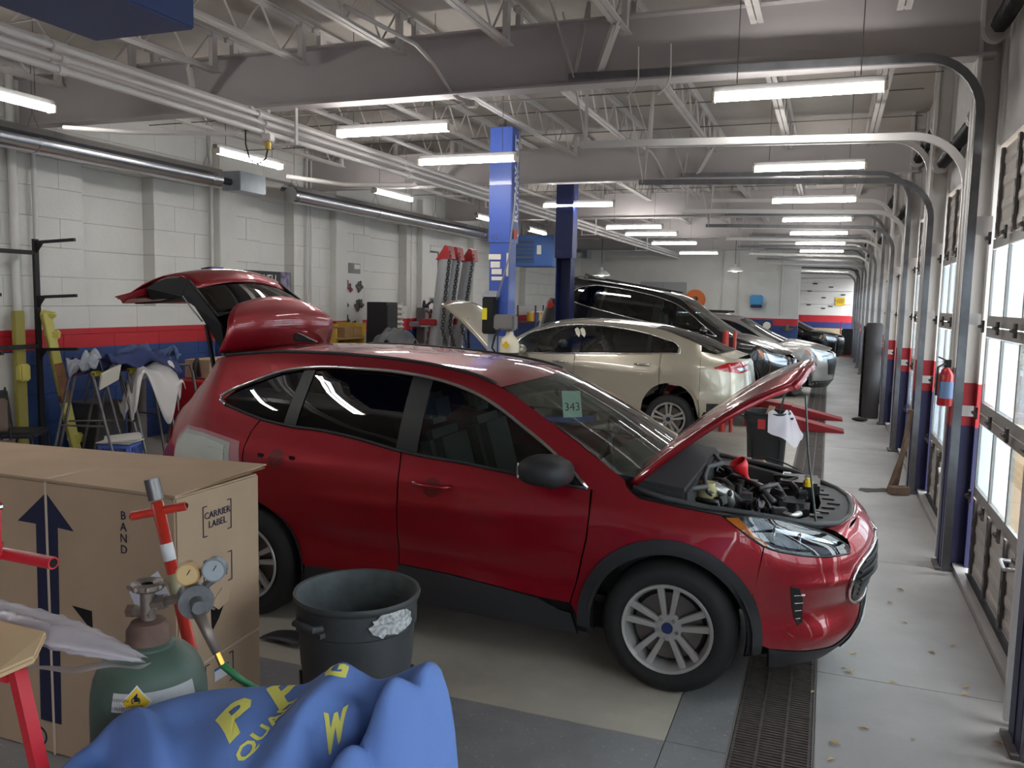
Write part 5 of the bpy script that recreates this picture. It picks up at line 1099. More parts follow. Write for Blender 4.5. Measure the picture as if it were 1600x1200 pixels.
def cover(x, t):
    """t: 0 back hem, .3 ridge, 1 front hem"""
    zr = cub(RZ, x)[0]; yr = 1.144+.41*(x+1.272)
    if t < .3:
        k = 1-t/.3; return (x, yr+(.015+.08*sstep(-1.15, -1.0, x))*k**.7+.01*math.sin(14*x)*k, zr-(zr-.02)*k**1.5)
    k = (t-.3)/.7
    if k < .55:
        q = k/.55; y = yr-.30*q; z = zr-.02*q-.15*q*q-.05*q
        # folds
        f = bump_(x, y, -.80, 1.20, .05, .25, -.55, .035)+bump_(x, y, -.70, 1.26, .035, .3, -.35, .05)-bump_(x, y, -.755, 1.24, .03, .22, -.4, .075)
        f += -bump_(x, y, -.795, 1.22, .03, .10, .2, .07)+bump_(x, y, -.96, 1.19, .06, .25, .35, .02)+bump_(x, y, -.78, 1.07, .14, .035, .35, .05)-bump_(x, y, -.70, 1.10, .12, .03, .4, .05)
        f += bump_(x, y, -1.16, 1.12, .18, .03, -.45, .03)-bump_(x, y, -1.12, 1.06, .2, .035, -.5, .045)+bump_(x, y, -1.24, 1.10, .03, .2, -.1, .03)-bump_(x, y, -1.0, 1.03, .05, .12, .3, .03)
        f += -bump_(x, y, -.742, 1.30, .02, .05, 0, .07)+bump_(x, y, -1.05, 1.08, .03, .2, 1.1, .025)-bump_(x, y, -.66, 1.2, .02, .2, .2, .03)
        wr_f = sstep(-.86, -.80, x); f += wr_f*.040*(abs(math.sin(13*x-16*y+1.6*math.sin(11*x+9*y)))-.55)+wr_f*.018*(abs(math.sin(27*x+21*y))-.5)
        wl_f = sstep(-.99, -1.06, x)*sstep(.25, .5, q) if 0 else sstep(1.02, 1.10, -x)*sstep(.2, .6, q); f += wl_f*.035*(abs(math.sin(9*x+15*y))-.5)
        f += .006*math.sin(31*x+17*y)+.005*math.sin(-23*x+37*y)
        return (x, y, z+f*min(1, q*5))
    q = (k-.55)/.45; a = cover(x, .3+.7*.549)
    return (x+.015*math.sin(22*x)*q, a[1]-.10*q**.6+.02*math.sin(26*x)*q, a[2]*(1-q)+.02*q)
nx, ny = 110, 90
tt = [.3*(i/14) for i in range(14)]+[.3+.385*i/60 for i in range(60)]+[.725+.315*i/16 for i in range(17)]
m = MB(); xs = [-1.36+.732*i/nx for i in range(nx+1)]
vs = [cover(x, t) for x in xs for t in tt]; w_ = len(tt)
m.add(vs, [(i*w_+j, (i+1)*w_+j, (i+1)*w_+j+1, i*w_+j+1) for i in range(nx) for j in range(w_-1)])
m.build('fabric', blue_f, cov, smooth=True, solid=.003)
def cprint(me, ox, oy, ang, e=.0035):
    """lay flat lettering on the cloth: local x, y -> cloth (x, distance below ridge)"""
    c, s = math.cos(ang), math.sin(ang)
    bm = bmesh.new(); bm.from_mesh(me); bmesh.ops.triangulate(bm, faces=bm.faces)
    bmesh.ops.subdivide_edges(bm, edges=[ed for ed in bm.edges if ed.calc_length() > .008], cuts=2, use_grid_fill=True); bm.to_mesh(me); bm.free()
    for v_ in me.vertices:
        x = ox+v_.co.x*c-v_.co.y*s; d = oy-1.25*(v_.co.x*s+v_.co.y*c); t = .3+.385*min(1, max(.01, d/.30)); p = cover(x, t)
        p1 = cover(x+.004, t); p2 = cover(x, t+.004); n_ = (V(p1)-V(p)).cross(V(p2)-V(p)); n_ = n_.normalized() if n_.length > 1e-9 else V((0, 0, 1))
        if n_.z < 0: n_ = -n_
        v_.co = V(p)+n_*e
def cloth_text(body, size, ox, oy, ang, name, shear=0, bold=0):
    o = text(body, name, size, yel, cov, ext=0, shear=shear, bold=bold); cprint(o.data, ox, oy, ang)
cloth_text('QUALI', .034, -.905, .108, math.radians(76), 'cover_word', bold=.0008)
cloth_text('P', .095, -.965, .105, math.radians(66), 'cover_letter', .25, .003); cloth_text('P', .095, -.925, .03, math.radians(66), 'cover_letter', .25, .003)
cloth_text('W', .03, -.80, .10, math.radians(40), 'cover_letter', .2, .002); cloth_text('G', .05, -.842, .012, math.radians(20), 'cover_letter', .2, .002)
# ---- grey trash can
can_m = mat('bin_grey', S(62, 64, 66), .6, noise=.25, scale=5, bump=.05, bscale=50); can_in = mat('bin_inside', S(84, 90, 92), .7, noise=.4, scale=10)
def trash_can(loc, label, m, mi, R=.265, H=.80, rz=0):
    t = thing('trash_can', label, 'trash can', loc, rz)
    MB().lathe([(0, .01), (R*.80, .0), (R*.82, .02), (R*.90, H*.60), (R*.915, H*.61), (R*.955, H*.82), (R*.985, H*.83), (R*.99, H*.955), (R*1.03, H*.965), (R*1.045, H*.985), (R*1.03, H), (R*.985, H*.995)], 48).build('bin_wall', m, t, smooth=40)
    MB().lathe([(R*.985, H*.995), (R*.955, H*.95), (R*.78, .04), (0, .03)], 48).build('bin_inside', mi, t, smooth=40)
    for a in (0, PI):
        x, y = R*.99*math.cos(a), R*.99*math.sin(a); c, s = math.cos(a), math.sin(a)
        MB().tube([(x-s*.07, y+c*.07, H*.90), (x+c*.035-s*.06, y+s*.035+c*.06, H*.90), (x+c*.035+s*.06, y+s*.035-c*.06, H*.90), (x+s*.07, y-c*.07, H*.90)], .014, 8).box((x, y, H*.86), (.03, .15, .02), (0, 0, a)).build('bin_handle', m, t, smooth=40)
    for k in range(4): a = PI/4+PI/2*k; MB().bar((R*.86*math.cos(a), R*.86*math.sin(a), .05), (R*.915*math.cos(a), R*.915*math.sin(a), H*.55), .012, .012).build('bin_rib', m, t)
    return t
tc = trash_can((-1.87, 3.08, 0), 'large scuffed grey trash can in front of the red SUV', can_m, can_in, rz=math.radians(-105))
rr_ = random.Random(3)
pts = []
for k in range(26):
    a = 2*PI*k/26; pts.append((.105*math.cos(a)*(1+.18*rr_.uniform(-1, 1)), .055*math.sin(a)*(1+.25*rr_.uniform(-1, 1))))
a0 = math.radians(-24)+math.radians(105)
lbm = MB(); lbm.add([((.272)*math.cos(a0+x/.27), .272*math.sin(a0+x/.27),   .725+y) for x, y in pts]+[(.273*math.cos(a0), .273*math.sin(a0), .725)], [(i, (i+1) % 26, 26) for i in range(26)]); lbm.build('worn_sticker', mat('worn_sticker', S(196, 196, 196), .7, noise=.7, scale=60), tc, solid=.002)
# ---- black plastic scrap on the floor by the bin
sc_ = MB().grid(lambda u, v_: (.30*u+.05*v_, .16*v_-.03*u, .015+.05*u*(1-u)+.04*v_*(1-v_)+.02*u), 8, 6).build('plastic_scrap', mat('scrap_black', S(44, 43, 45), .5, bump=.2, bscale=80), None, smooth=True, solid=.006, loc=(-3.10, 3.98, 0))
tag(sc_, 'torn black plastic trim piece lying on the floor behind the grey trash can', 'scrap')
# ---------------------------------------------------------------- two-post lift
lb_ = mat('lift_blue', S(62, 88, 168), .4, coat=.3); lbd = mat('lift_dark_blue', S(30, 42, 92), .45)
paper = mat('sticker_paper', S(222, 216, 205), .7)
def lift_column(loc, label, m, top, sgn):
    t = thing('lift_column', label, 'lift', loc, group='two-post lift columns')
    c = MB(); w_, d = .27, .25
    c.bb((-w_/2, -.02*sgn-.01, 0), (w_/2, -.02*sgn+.01, top)) if 0 else None
    c.bb((-w_/2, -d/2, 0), (-w_/2+.014, d/2, top)); c.bb((w_/2-.014, -d/2, 0), (w_/2, d/2, top)); c.bb((-w_/2, -sgn*d/2-.007, 0), (w_/2, -sgn*d/2+.007, top)); c.build('column', m, t)
    MB().bb((-w_/2-.02, -d/2-.02, 2.80), (w_/2+.02, d/2+.02, top)).build('column_extension', m, t, bevel=.008)
    MB().bb((-.25, -.22, 0), (.25, .22, .025)).build('base_plate', stile_m, t); MB().bb((-.11, sgn*.06, .3), (.11, sgn*.20, 1.2)).build('carriage', mat('carriage_grey', S(60, 66, 90), .5, .3), t)
    for sx in (-1, 1): MB().bar((0, sgn*.18, .42), (sx*1.0, sgn*1.05, .42), .12, .08).build('lift_arm', m, t); MB().cyl((sx*1.0, sgn*1.05, .40), (sx*1.0, sgn*1.05, .50), .06, n=12).build('arm_pad', dark_m, t)
    for k in range(4): MB().cyl((-.1+.06*(k % 2), -d/2-.03, 2.86+.05*(k//2)), (-.1+.06*(k % 2), -d/2-.018, 2.86+.05*(k//2)), .009, n=8).build('bolt', stile_m, t)
    MB().cyl((-.04, 0, top), (-.04, 0, top+.12), .05, n=12).build('pulley', stile_m, t)
    return t
L1 = lift_column((-4.06, 10.3, 0), 'nearer bright blue lift column with white lettering up its side', lb_, 4.27, 1)
text('ROTARY LIFT', 'lift_lettering', .20, mat('letter_white', S(230, 230, 232), .5), L1, (.173, .0, 3.62), cols((0, 0, 1), (0, -1, 0), (1, 0, 0)) if 0 else cols((0, 0, 1), (0, -1, 0), (1, 0, 0)), sx=.92, bold=.004)
MB().box((.172, 0, 2.92), (.004, .14, .12)).build('red_emblem', mat('emblem_red', S(200, 60, 50), .5), L1, bevel=.0)
for x, z, w_, h in ((-.06, 2.62, .17, .07), (-.05, 2.52, .13, .08), (-.03, 2.43, .14, .07), (-.02, 2.34, .16, .05), (.12, 2.52, .03, .3)): MB().box((x, -.14, z), (w_, .004, h)).build('instruction_sticker', paper, L1)
for x, z in ((-.07, 1.5), (.08, 1.45)): MB().box((x, -.14, z), (.13, .004, .28)).build('instruction_sheet', mat('sheet_pale', S(176, 186, 205), .7), L1)
MB().bb((-.17, -.28, 1.62), (.01, -.14, 2.10)).build('power_unit', black_m, L1, bevel=.015); MB().prism([(-.17, -.29, 2.10), (.03, -.29, 2.10), (.01, -.20, 2.18), (-.15, -.20, 2.18)], (0, .12, 0)).build('unit_cover', mat('unit_grey', S(150, 152, 158), .4, .4), L1)
MB().box((-.13, -.285, 1.88), (.07, .004, .15)).build('yellow_label', mat('warn_yellow', S(225, 210, 40), .5), L1)
MB().tube([(.28, -.2, 4.2), (.24, -.2, 3.4), (.16, -.2, 2.6), (.02, -.22, 2.1), (-.1, -.2, 1.85)], .012, 6).build('hydraulic_hose', mat('hose_grey', S(120, 120, 125), .5), L1, smooth=True)
L2 = lift_column((-4.36, 14.05, 0), 'farther dark blue lift column in front of the black SUV', lbd, 4.52, -1)
# welding gas bottle strapped before the column
o = thing('gas_cylinder', 'cream and black gas cylinder with regulator standing against the nearer lift column', 'gas cylinder', (-3.80, 9.93, 0))
MB().lathe([(0, 0), (.125, 0), (.125, 1.42), (0, 1.42)], 24).build('bottle', black_m, o, smooth=40); MB().lathe([(.126, 1.40), (.126, 1.50), (.10, 1.57), (.05, 1.62), (.045, 1.66), (0, 1.66)], 24).build('bottle_top', mat('cream_paint', S(215, 205, 180), .5), o, smooth=40)
MB().cyl((0, 0, 1.64), (0, 0, 1.76), .02, n=10).build('valve', vm, o); MB().box((-.06, 0, 1.78), (.28, .16, .20)).build('hose_reel_box', mat('reel_grey', S(128, 126, 124), .5, .4), o, bevel=.02)
MB().tube([(-.1, -.05, 1.72), (-.18, -.06, 1.6), (-.22, -.05, 1.45), (-.14, -.1, 1.38)], .014, 6).build('rubber_hose', black_m, o, smooth=True); MB().box((0, -.127, 1.50), (.07, .004, .07), (0, .78, 0)).build('hazard_diamond', mat('diamond_yellow', S(228, 190, 30), .5), o)
# ---------------------------------------------------------------- frame rack under the black SUV
rack_red = mat('rack_red', S(150, 34, 42), .45, noise=.2, scale=5)
rk = thing('frame_rack', 'red tilted frame rack carrying the black SUV, with two low ramps', 'vehicle rack', (0, 0, 0))
for y in (14.72, 16.28):
    MB().prism([(-5.6, y-.22, .66), (-5.6, y-.22, .80), (-.55, y-.22, .24), (-.55, y-.22, .10)], (0, .44, 0)).build('runway', rack_red, rk, bevel=.006)
    MB().prism([(-.55, y-.20, .0), (-.55, y-.20, .22), (.33, y-.20, .03), (.33, y-.20, .0)], (0, .40, 0)).build('ramp', rack_red, rk, bevel=.004)
    for x in (-5.2, -3.2, -1.2): MB().bb((x-.06, y-.1, 0), (x+.06, y+.1, .75-.11*(x+5.6)*1.0 if x > -9 else .7)).build('rack_leg', rack_red, rk) if 0 else MB().bb((x-.06, y-.1, 0), (x+.06, y+.1, .68-.111*(x+5.6))).build('rack_leg', rack_red, rk)
for x, y in ((-1.54, 13.78), (-1.40, 13.8)): MB().cyl((x, y, 0), (x, y, 1.64), .05 if x < -1.5 else .028, n=12).build('clamp_post', mat('post_red', S(190, 62, 56), .4), rk)
MB().bar((-1.54, 13.78, .06), (-1.54, 14.6, .2), .1, .06).build('post_foot', rack_red, rk)
# pulling towers with chains
tow_m = mat('tower_grey', S(172, 173, 175), .4, .3)
def chain(p0, p1, parent, n=26, m=None):
    p0, p1 = V(p0), V(p1); d = (p1-p0)/n
    c = MB()
    for k in range(n):
        a = p0+d*(k+.5); s = .028; L_ = d.length*.72
        off = V((1, 0, 0)) if k % 2 else V((0, 1, 0)); dn = d.normalized()
        c.tube([a-dn*L_+off*s*.3, a-dn*L_*.5+off*s, a+dn*L_*.5+off*s, a+dn*L_+off*s*.3, a+dn*L_-off*s*.3, a+dn*L_*.5-off*s, a-dn*L_*.5-off*s, a-dn*L_-off*s*.3], .011, 4, closed=True)
    o = c.build('chain', m or mat('chain_steel', S(92, 90, 88), .45, .7), parent); o['kind'] = 'stuff'; return o
for k, (x, y, lean) in enumerate(((-6.60, 13.9, .30), (-6.62, 14.35, .34), (-6.55, 14.85, .38))):
    t = thing('pulling_tower', ['nearest grey pulling tower with red cap and chain, left of three', 'middle grey pulling tower with red cap and chain of three', 'rightmost grey pulling tower with red cap and chain of three'][k], 'tower', (x-lean, y, 0), group='frame pulling towers')
    tp = V((lean, 0, 2.78))
    MB().tube([V((.0, 0, .35)), tp], .125, 20).build('tower_tube', tow_m, t, smooth=40)
    MB().prism([tuple(tp+V((-.14, -.13, -.02))), tuple(tp+V((.14, -.13, .0))), tuple(tp+V((.10, -.13, .22))), tuple(tp+V((.04, -.13, .24)))], (0, .26, 0)).build('tower_cap', mat('cap_red', S(176, 44, 46), .45), t)
    MB().bb((-.28, -.2, 0), (.32, .2, .36)).build('tower_base', rack_red, t, bevel=.02); MB().box((.02, 0, 1.62), (.36, .34, .12)).build('pull_collar', rack_red, t, bevel=.015)
    MB().prism([(.1, -.03, .36), (.65, -.03, .36), (.1, -.03, 1.45)], (0, .06, 0)).build('gusset', tow_m, t)
    chain(tp+V((.12, -.08, .12)), V((.30, -.1, 1.5)), t); chain(V((.30, -.1, 1.5)), V((.62, -.1, .40)), t, 18)
# ---------------------------------------------------------------- along the left wall
rackm = mat('slotted_steel', S(48, 46, 48), .5, .5)
o = thing('wall_rack', 'dark slotted steel cantilever rack on the left wall', 'rack', (-8.78, 7.26, 0))
for y in (0, -.95):
    MB().bb((-.02, y-.03, 0), (.02, y+.03, 2.66)).build('upright', rackm, o)
    for z in (2.62, 1.98, 1.36):
        MB().bar((0, y, z), (.62, y, z+.03), .035, .035).build('arm', rackm, o); MB().prism([(.02, y-.01, z-.12), (.02, y-.01, z-.01), (.12, y-.01, z-.01)], (0, .02, 0)).build('arm_gusset', rackm, o)
for z in (2.5, 1.40): MB().bar((.0, -.95, z), (0, 0, z), .03, .05).build('cross_rail', rackm, o)
for y, r_ in ((7.12, .05), (7.40, .03), (10.45, .025), (12.95, .02), (13.08, .02), (17.0, .02)):
    MB().cyl((-8.93, y, 1.0 if y > 8 else .0), (-8.93, y, 4.6), r_, n=10).build('wall_conduit', MAT['painted_block'], wl, smooth=40)
yl = mat('yellow_enamel', S(206, 196, 104), .5, noise=.15, scale=6); rstp = mat('rust_patch', S(140, 100, 70), .8, noise=.4, scale=12)
o = thing('hoist_leg', 'worn yellow steel hoist leg leaning on the left wall rack', 'hoist leg', (-8.55, 7.55, 0))
MB().bar((0, 0, .02), (-.12, -.28, 1.80), .12, .10).build('beam', yl, o, bevel=.01); MB().bar((-.045, -.11, .72), (-.075, -.18, 1.20), .124, .104).build('rusted_part', rstp, o)
for z, e in ((1.78, .05), (1.55, .07), (.28, .08)): MB().box((-.067*z+.02, -.155*z+.02, z), (.16, .10, e*1.6), (0, .2, .4)).build('lug', yl, o, bevel=.02)
o = thing('hoist_leg', 'second yellow hoist leg standing upright behind the slotted rack', 'hoist leg', (-8.83, 7.04, 0)); MB().bb((-.03, -.07, 0), (.03, .07, 1.82)).build('beam', mat('yellow_dark', S(150, 140, 70), .6), o, bevel=.01); MB().box((.05, .0, 1.1), (.1, .14, .2)).build('lug', yl, o, bevel=.02)
# tubular panel stands with yellow grips
tubem = mat('stand_tube', S(120, 116, 116), .4, .7, noise=.3, scale=12); grip = mat('yellow_grip', S(216, 200, 60), .6)
def panel_stand(loc, rz, label, h=1.12, spread=.40):
    t = thing('panel_stand', label, 'stand', loc, rz, group='tubular panel stands by the left wall')
    for s in (-1, 1):
        pts = [(s*spread, -.30, .0), (s*.16, -.30, h-.10), (s*.12, -.28, h), (s*.12, .28, h), (s*.16, .30, h-.10), (s*spread, .30, .0)]
        MB().tube(pts, .017, 8).build('leg_frame', tubem, t, smooth=40)
        MB().tube([(s*.12, -.26, h), (s*.12, .0, h)], .035, 10).build('foam_grip', grip if s > 0 else mat('purple_grip', S(112, 70, 110), .7), t, smooth=40)
    MB().tube([(-.25, -.30, .52), (.25, -.30, .52)], .012, 8).build('cross_brace', tubem, t)
    return t
panel_stand((-8.05, 7.40, 0), .3, 'leftmost tubular panel stand with yellow grip by the left wall'); panel_stand((-8.0, 7.95, 0), .1, 'middle tubular panel stand with yellow grip under the blue cloths'); panel_stand((-8.35, 7.70, 0), .55, 'rearmost tubular panel stand, twisted, next to the dark square bin', 1.16); panel_stand((-8.1, 8.55, 0), -.2, 'rightmost tubular panel stand with purple grip by the left wall')
def drape(name, label, m, cx, cy, sx, sy, z, drop, seed, n=26):
    r_ = random.Random(seed); ph = [r_.uniform(0, 6) for _ in range(8)]
    def fn(u, v_):
        x, y = cx+sx*(u-.5), cy+sy*(v_-.5); e = max(abs(u-.5), abs(v_-.5))*2
        f = .03*math.sin(31*u-12*v_+ph[7])+.05*math.sin(7*u+ph[0]+3*v_)+.04*math.sin(11*v_+ph[1]-4*u)+.025*math.sin(19*u+ph[2])+.02*math.sin(23*v_+ph[3])
        return (x+.05*math.sin(6*v_+ph[4]), y+.05*math.sin(5*u+ph[5]), z+f-drop*max(0, e-.55)**1.5*(1+.6*math.sin(9*(u+v_)+ph[6])))
    return tag(MB().grid(fn, n, n).build(name, m, None, smooth=True, solid=.008), label, 'cloth')
drape('work_cloth', 'crumpled dark blue work cloths heaped on the panel stands', mat('navy_cloth', S(50, 60, 105), .85, noise=.3, scale=5), -7.95, 7.75, .6, 1.1, 1.26, .15, 1)
drape('work_cloth', 'faded blue cloth heaped above the white rag on the panel stands', mat('faded_blue', S(78, 98, 140), .85, noise=.3, scale=6), -7.95, 8.2, .5, .55, 1.30, .12, 2)
drape('rag', 'white rag hanging down from the panel stands', mat('white_rag', S(205, 200, 198), .85), -7.80, 8.05, .35, .8, 1.13, 1.25, 3, 40)
drape('plastic_bag', 'clear grey plastic bag lying at the left end of the stands', mat('bag_grey', S(150, 155, 165), .3), -8.0, 7.25, .35, .4, 1.26, .25, 4)
tag(MB().box((0, 0, 0), (.02, .30, .24), (.4, .5, .2)).build('paper_sheet', paper, None, loc=(-7.78, 7.35, 1.08)), 'white paper sheet hanging from the leftmost panel stand', 'paper')
# milk crate with papers
o = thing('milk_crate', 'blue plastic milk crate in front of the panel stands', 'crate', (-7.75, 7.45, .02), math.radians(22)); cb = mat('crate_blue', S(84, 110, 190), .5)
for s in (-1, 1):
    for q in (0, 1):
        c = MB(); L_ = .17
        def pt(a, z): return (a, s*L_, z) if q == 0 else (s*L_, a, z)
        for z in (.015, .25): c.bar(pt(-.17, z), pt(.17, z), .02, .035)
        for a in (-.16, .16): c.bar(pt(a, 0), pt(a, .27), .03, .03)
        for k in range(7): a = -.15+.045*k; c.bar(pt(a, .03), pt(min(.16, a+.13), .03+.21*min(1, (.16-a)/.13)), .008, .008); c.bar(pt(-a, .03), pt(max(-.16, -a-.13), .03+.21*min(1, (.16-a)/.13)), .008, .008)
        c.build('crate_side', cb, o)
MB().bb((-.17, -.17, 0), (.17, .17, .012)).build('crate_floor', cb, o)
for k in range(3): tag(MB().box((0, 0, 0), (.40, .36, .012), (.03*k, -.04*k, 0)).build('newspaper', mat('newsprint', S(200, 197, 192), .8), None, loc=(-7.75+.02*k, 7.45, .31+.022*k), rot=(0, 0, .3+.25*k)), ['lowest newspaper of the pile on the blue milk crate', 'middle newspaper of the pile on the blue milk crate', 'topmost newspaper on the blue milk crate'][k], 'newspaper', 'newspapers on the milk crate')
o = thing('gas_cylinder', 'dusty grey gas cylinder standing under the white rag', 'gas cylinder', (-8.42, 8.38, 0)); MB().lathe([(0, 0), (.115, 0), (.115, 1.02), (.09, 1.10), (.04, 1.15), (.03, 1.2), (0, 1.2)], 24).build('bottle', mat('cyl_grey', S(118, 114, 110), .6, noise=.2, scale=5), o, smooth=40); MB().cyl((0, 0, 1.18), (0, 0, 1.27), .025, n=10).build('valve', vm, o)
o = thing('waste_bin', 'dark grey square bin under the panel stands', 'bin', (-8.62, 7.95, 0)); MB().prism([(-.2, -.22, 0), (.2, -.22, 0), (.24, -.25, .66), (-.24, -.25, .66)], (0, .47, 0)).build('bin_body', mat('bin_dark', S(70, 70, 72), .6), o, bevel=.015); MB().bb((-.26, -.27, .64), (.26, .25, .68)).build('bin_rim', mat('bin_dark', S(70, 70, 72), .6), o, bevel=.01)
tbm = mat('toolbox_red', S(186, 34, 34), .4, coat=.4)
o = thing('tool_chest', 'red steel tool chest behind the tail of the red SUV', 'tool chest', (-8.25, 9.45, 0)); MB().bb((-.3, -.38, 0), (.3, .38, .86)).build('chest_body', tbm, o, bevel=.012)
for k in range(4): d_ = MB().bb((.3, -.36, .05+.2*k), (.315, .36, .235+.2*k)).build('drawer', tbm, o, bevel=.005); [MB().box((.32, y, .16+.2*k), (.012, .10, .03)).build('drawer_pull', black_m, d_, bevel=.004) for y in (-.18, .18)]
o = thing('carton', 'small brown cardboard carton on the red tool chest', 'box', (-8.3, 9.75, .87)); MB().bb((-.22, -.38, 0), (.22, .40, .26)).build('box_body', card, o, bevel=.006); MB().bb((.0, -.385, .24), (.30, .41, .27)).build('top_flap', card, o)
o = tag(MB().tube([(-8.15, 9.15, .89), (-8.1, 9.1, 1.1), (-8.2, 9.25, 1.15), (-8.2, 9.3, .9)], .03, 8).build('hose_coil', dark_m, None, smooth=True), 'black hose coiled on the red tool chest', 'hose')
# folding chairs at the far left
def chair(loc, rz, label, m):
    t = thing('chair', label, 'chair', loc, rz)
    MB().box((0, 0, .46), (.44, .46, .07)).build('seat', m, t, bevel=.025, smooth=40); MB().box((-.22, 0, .76), (.05, .44, .34), (0, -.12, 0)).build('backrest', m, t, bevel=.02, smooth=40)
    for y in (-.22, .22): MB().tube([(.22, y, 0), (.2, y, .44), (-.18, y, .45), (-.25, y, .95)], .012, 8).build('frame_side', black_m, t, smooth=True); MB().tube([(-.26, y, 0), (-.1, y, .45)], .012, 8).build('rear_leg', black_m, t)
chair((-8.45, 6.72, 0), .5, 'black padded chair against the left wall', mat('vinyl_black', S(44, 46, 50), .5)); chair((-7.9, 5.95, 0), -.4, 'brown padded chair at the left edge of the picture', mat('vinyl_brown', S(96, 78, 66), .6))
tag(MB().bb((-8.97, 6.55, .05), (-8.93, 7.05, 1.32)).build('white_panel', mat('panel_white', S(196, 192, 184), .7)), 'tall off-white panel leaning on the left wall behind the chairs', 'panel')
# black and white banner on the wall
o = thing('banner', 'black wall banner with white capital letters behind the open liftgate', 'sign', (-8.985, 11.88, 2.22)); MB().bb((0, -.62, -.24), (.015, .62, .24)).build('board', mat('banner_black', S(28, 28, 32), .5), o); MB().bb((.0155, .34, -.235), (.017, .60, .235)).build('picture', mat('banner_picture', S(150, 140, 165), .5, noise=.6, scale=9, col2=S(70, 60, 90)), o)
W_ = mat('letter_white', S(230, 230, 232), .5); Rw = cols((0, 1, 0), (0, 0, 1), (1, 0, 0))
text('WELL', 'banner_word', .24, W_, o, (.018, .02, .09), Rw, sx=.8); MB().bb((.015, -.25, -.12), (.018, .26, -.07)).build('banner_line', W_, o); MB().bb((0, -.2, -.75), (.006, .60, -.26)).build('white_sheet', paper, o)
# tool board
o = thing('tool_board', 'white board with clamps and hand tools on the left wall', 'tool board', (-8.975, 14.5, 0)); MB().bb((0, -.42, 1.1), (.02, .42, 2.75)).build('board', mat('board_white', S(212, 210, 206), .6), o)
MB().bb((.02, -.12, 2.52), (.03, .32, 2.72)).build('notice', mat('notice_grey', S(120, 120, 118), .6), o); MB().bb((.03, .08, 2.61), (.035, .30, 2.70)).build('notice_white', paper, o); MB().bb((.02, -.36, 2.60), (.03, -.22, 2.68)).build('note', paper, o)
rt_ = random.Random(4)
for k in range(14):
    y, z = rt_.uniform(-.36, .36), rt_.choice((2.30, 2.24, 1.93, 1.85, 1.62, 1.5)); c = mat('tool_grey', S(96, 96, 94), .5, .5) if k % 3 else mat('tool_red', S(130, 40, 40), .5)
    MB().bar((.03, y-.06, z+.05), (.06, y+.07, z-.06), .03, .05).bar((.05, y, z+.08), (.05, y+.02, z-.1), .03, .03).build('hand_tool', c, o, bevel=.006)
for z in (1.42, 1.30): MB().bb((.02, -.40, z), (.12, .40, z+.05)).build('tool_rail', mat('rail_dark', S(58, 58, 60), .5, .4), o)
o = thing('wall_louvre', 'white louvred vent in the wall beside the tool board', 'vent', (-8.98, 16.1, 0))
for k in range(5): MB().box((.05, 0, 1.42+.11*k), (.12, .95, .03), (0, .6, 0)).build('louvre_blade', mat('louvre_white', S(205, 202, 196), .5), o)
MB().bb((0, -.5, 1.34), (.04, .5, 1.36)).bb((0, -.5, 1.36), (.04, -.46, 1.95)).bb((0, .46, 1.36), (.04, .5, 1.95)).build('louvre_frame', mat('louvre_white', S(205, 202, 196), .5), o)
o = thing('wall_frame', 'white rounded hatch on the left wall behind the towers', 'hatch', (-8.97, 18.0, 0)); MB().bb((0, -.38, 2.05), (.03, .38, 3.15)).build('hatch_plate', MAT['painted_block'], o, bevel=.02); MB().tube([(.03, -.4, 2.03), (.03, .4, 2.03), (.03, .4, 3.17), (.03, -.4, 3.17)], .02, 6, closed=True).build('hatch_gasket', mat('gasket', S(120, 118, 116), .6), o)
# things standing before it
o = thing('parts_bin', 'open yellow and wood parts bin before the left wall', 'bin', (-8.3, 12.95, 0)); ym = mat('bin_yellow', S(196, 160, 60), .6, noise=.2, scale=6); wd = mat('worn_wood', S(150, 116, 72), .8, noise=.25, scale=8)
for a, b in (((-.3, -.5, 0), (.3, -.46, 1.5)), ((-.3, .46, 0), (.3, .5, 1.58)), ((-.3, -.5, 0), (-.26, .5, 1.55))): MB().bb(a, b).build('bin_side', ym, o)
for z in (.05, .5, .95, 1.30): MB().bb((-.3, -.48, z), (.3, .48, z+.03)).build('bin_shelf', wd, o)
for k, (y, z) in enumerate(((-.2, .98), (.2, .98), (0, 1.33), (.3, 1.33))): MB().box((.05, y, z+.09), (.4, .3, .18)).build('stored_block', wd, o, bevel=.01)
drape('grey_tarp', 'grey tarp slumped over equipment before the tool board', mat('tarp_grey', S(112, 112, 116), .7), -7.72, 14.02, .95, 1.1, 1.36, 1.0, 9)
o = thing('equipment_case', 'case of shop equipment hidden under the grey tarp', 'case', (-7.72, 14.02, 0)); MB().bb((-.3, -.36, 0), (.3, .36, 1.14)).build('case_body', dark_m, o, bevel=.02); MB().bb((-.31, -.3, .6), (.31, .3, .65)).build('case_band', stile_m, o)
o = thing('speaker_cabinet', 'tall narrow black cabinet standing beside the tool board', 'cabinet', (-8.45, 14.85, 0)); MB().bb((-.22, -.24, 0), (.22, .24, 1.96)).build('cabinet_body', mat('cabinet_black', S(42, 42, 44), .55), o, bevel=.01); MB().bb((.22, -.2, .2), (.232, .2, 1.9)).build('cabinet_front', mat('cabinet_front', S(34, 34, 36), .6), o)
o = thing('welder', 'red framed spot welder with black hoses before the left wall', 'welder', (-8.2, 16.2, 0)); MB().bb((-.3, -.5, 0), (.3, .5, 1.1)).build('welder_body', rack_red, o, bevel=.02)
MB().bb((-.1, -.15, 1.1), (.1, .05, 1.85)).build('mast', mat('mast_grey', S(120, 118, 118), .5, .4), o, bevel=.01); MB().bb((-.15, -.4, 1.45), (.15, .4, 1.55)).build('mast_arm', tow_m, o, bevel=.01)
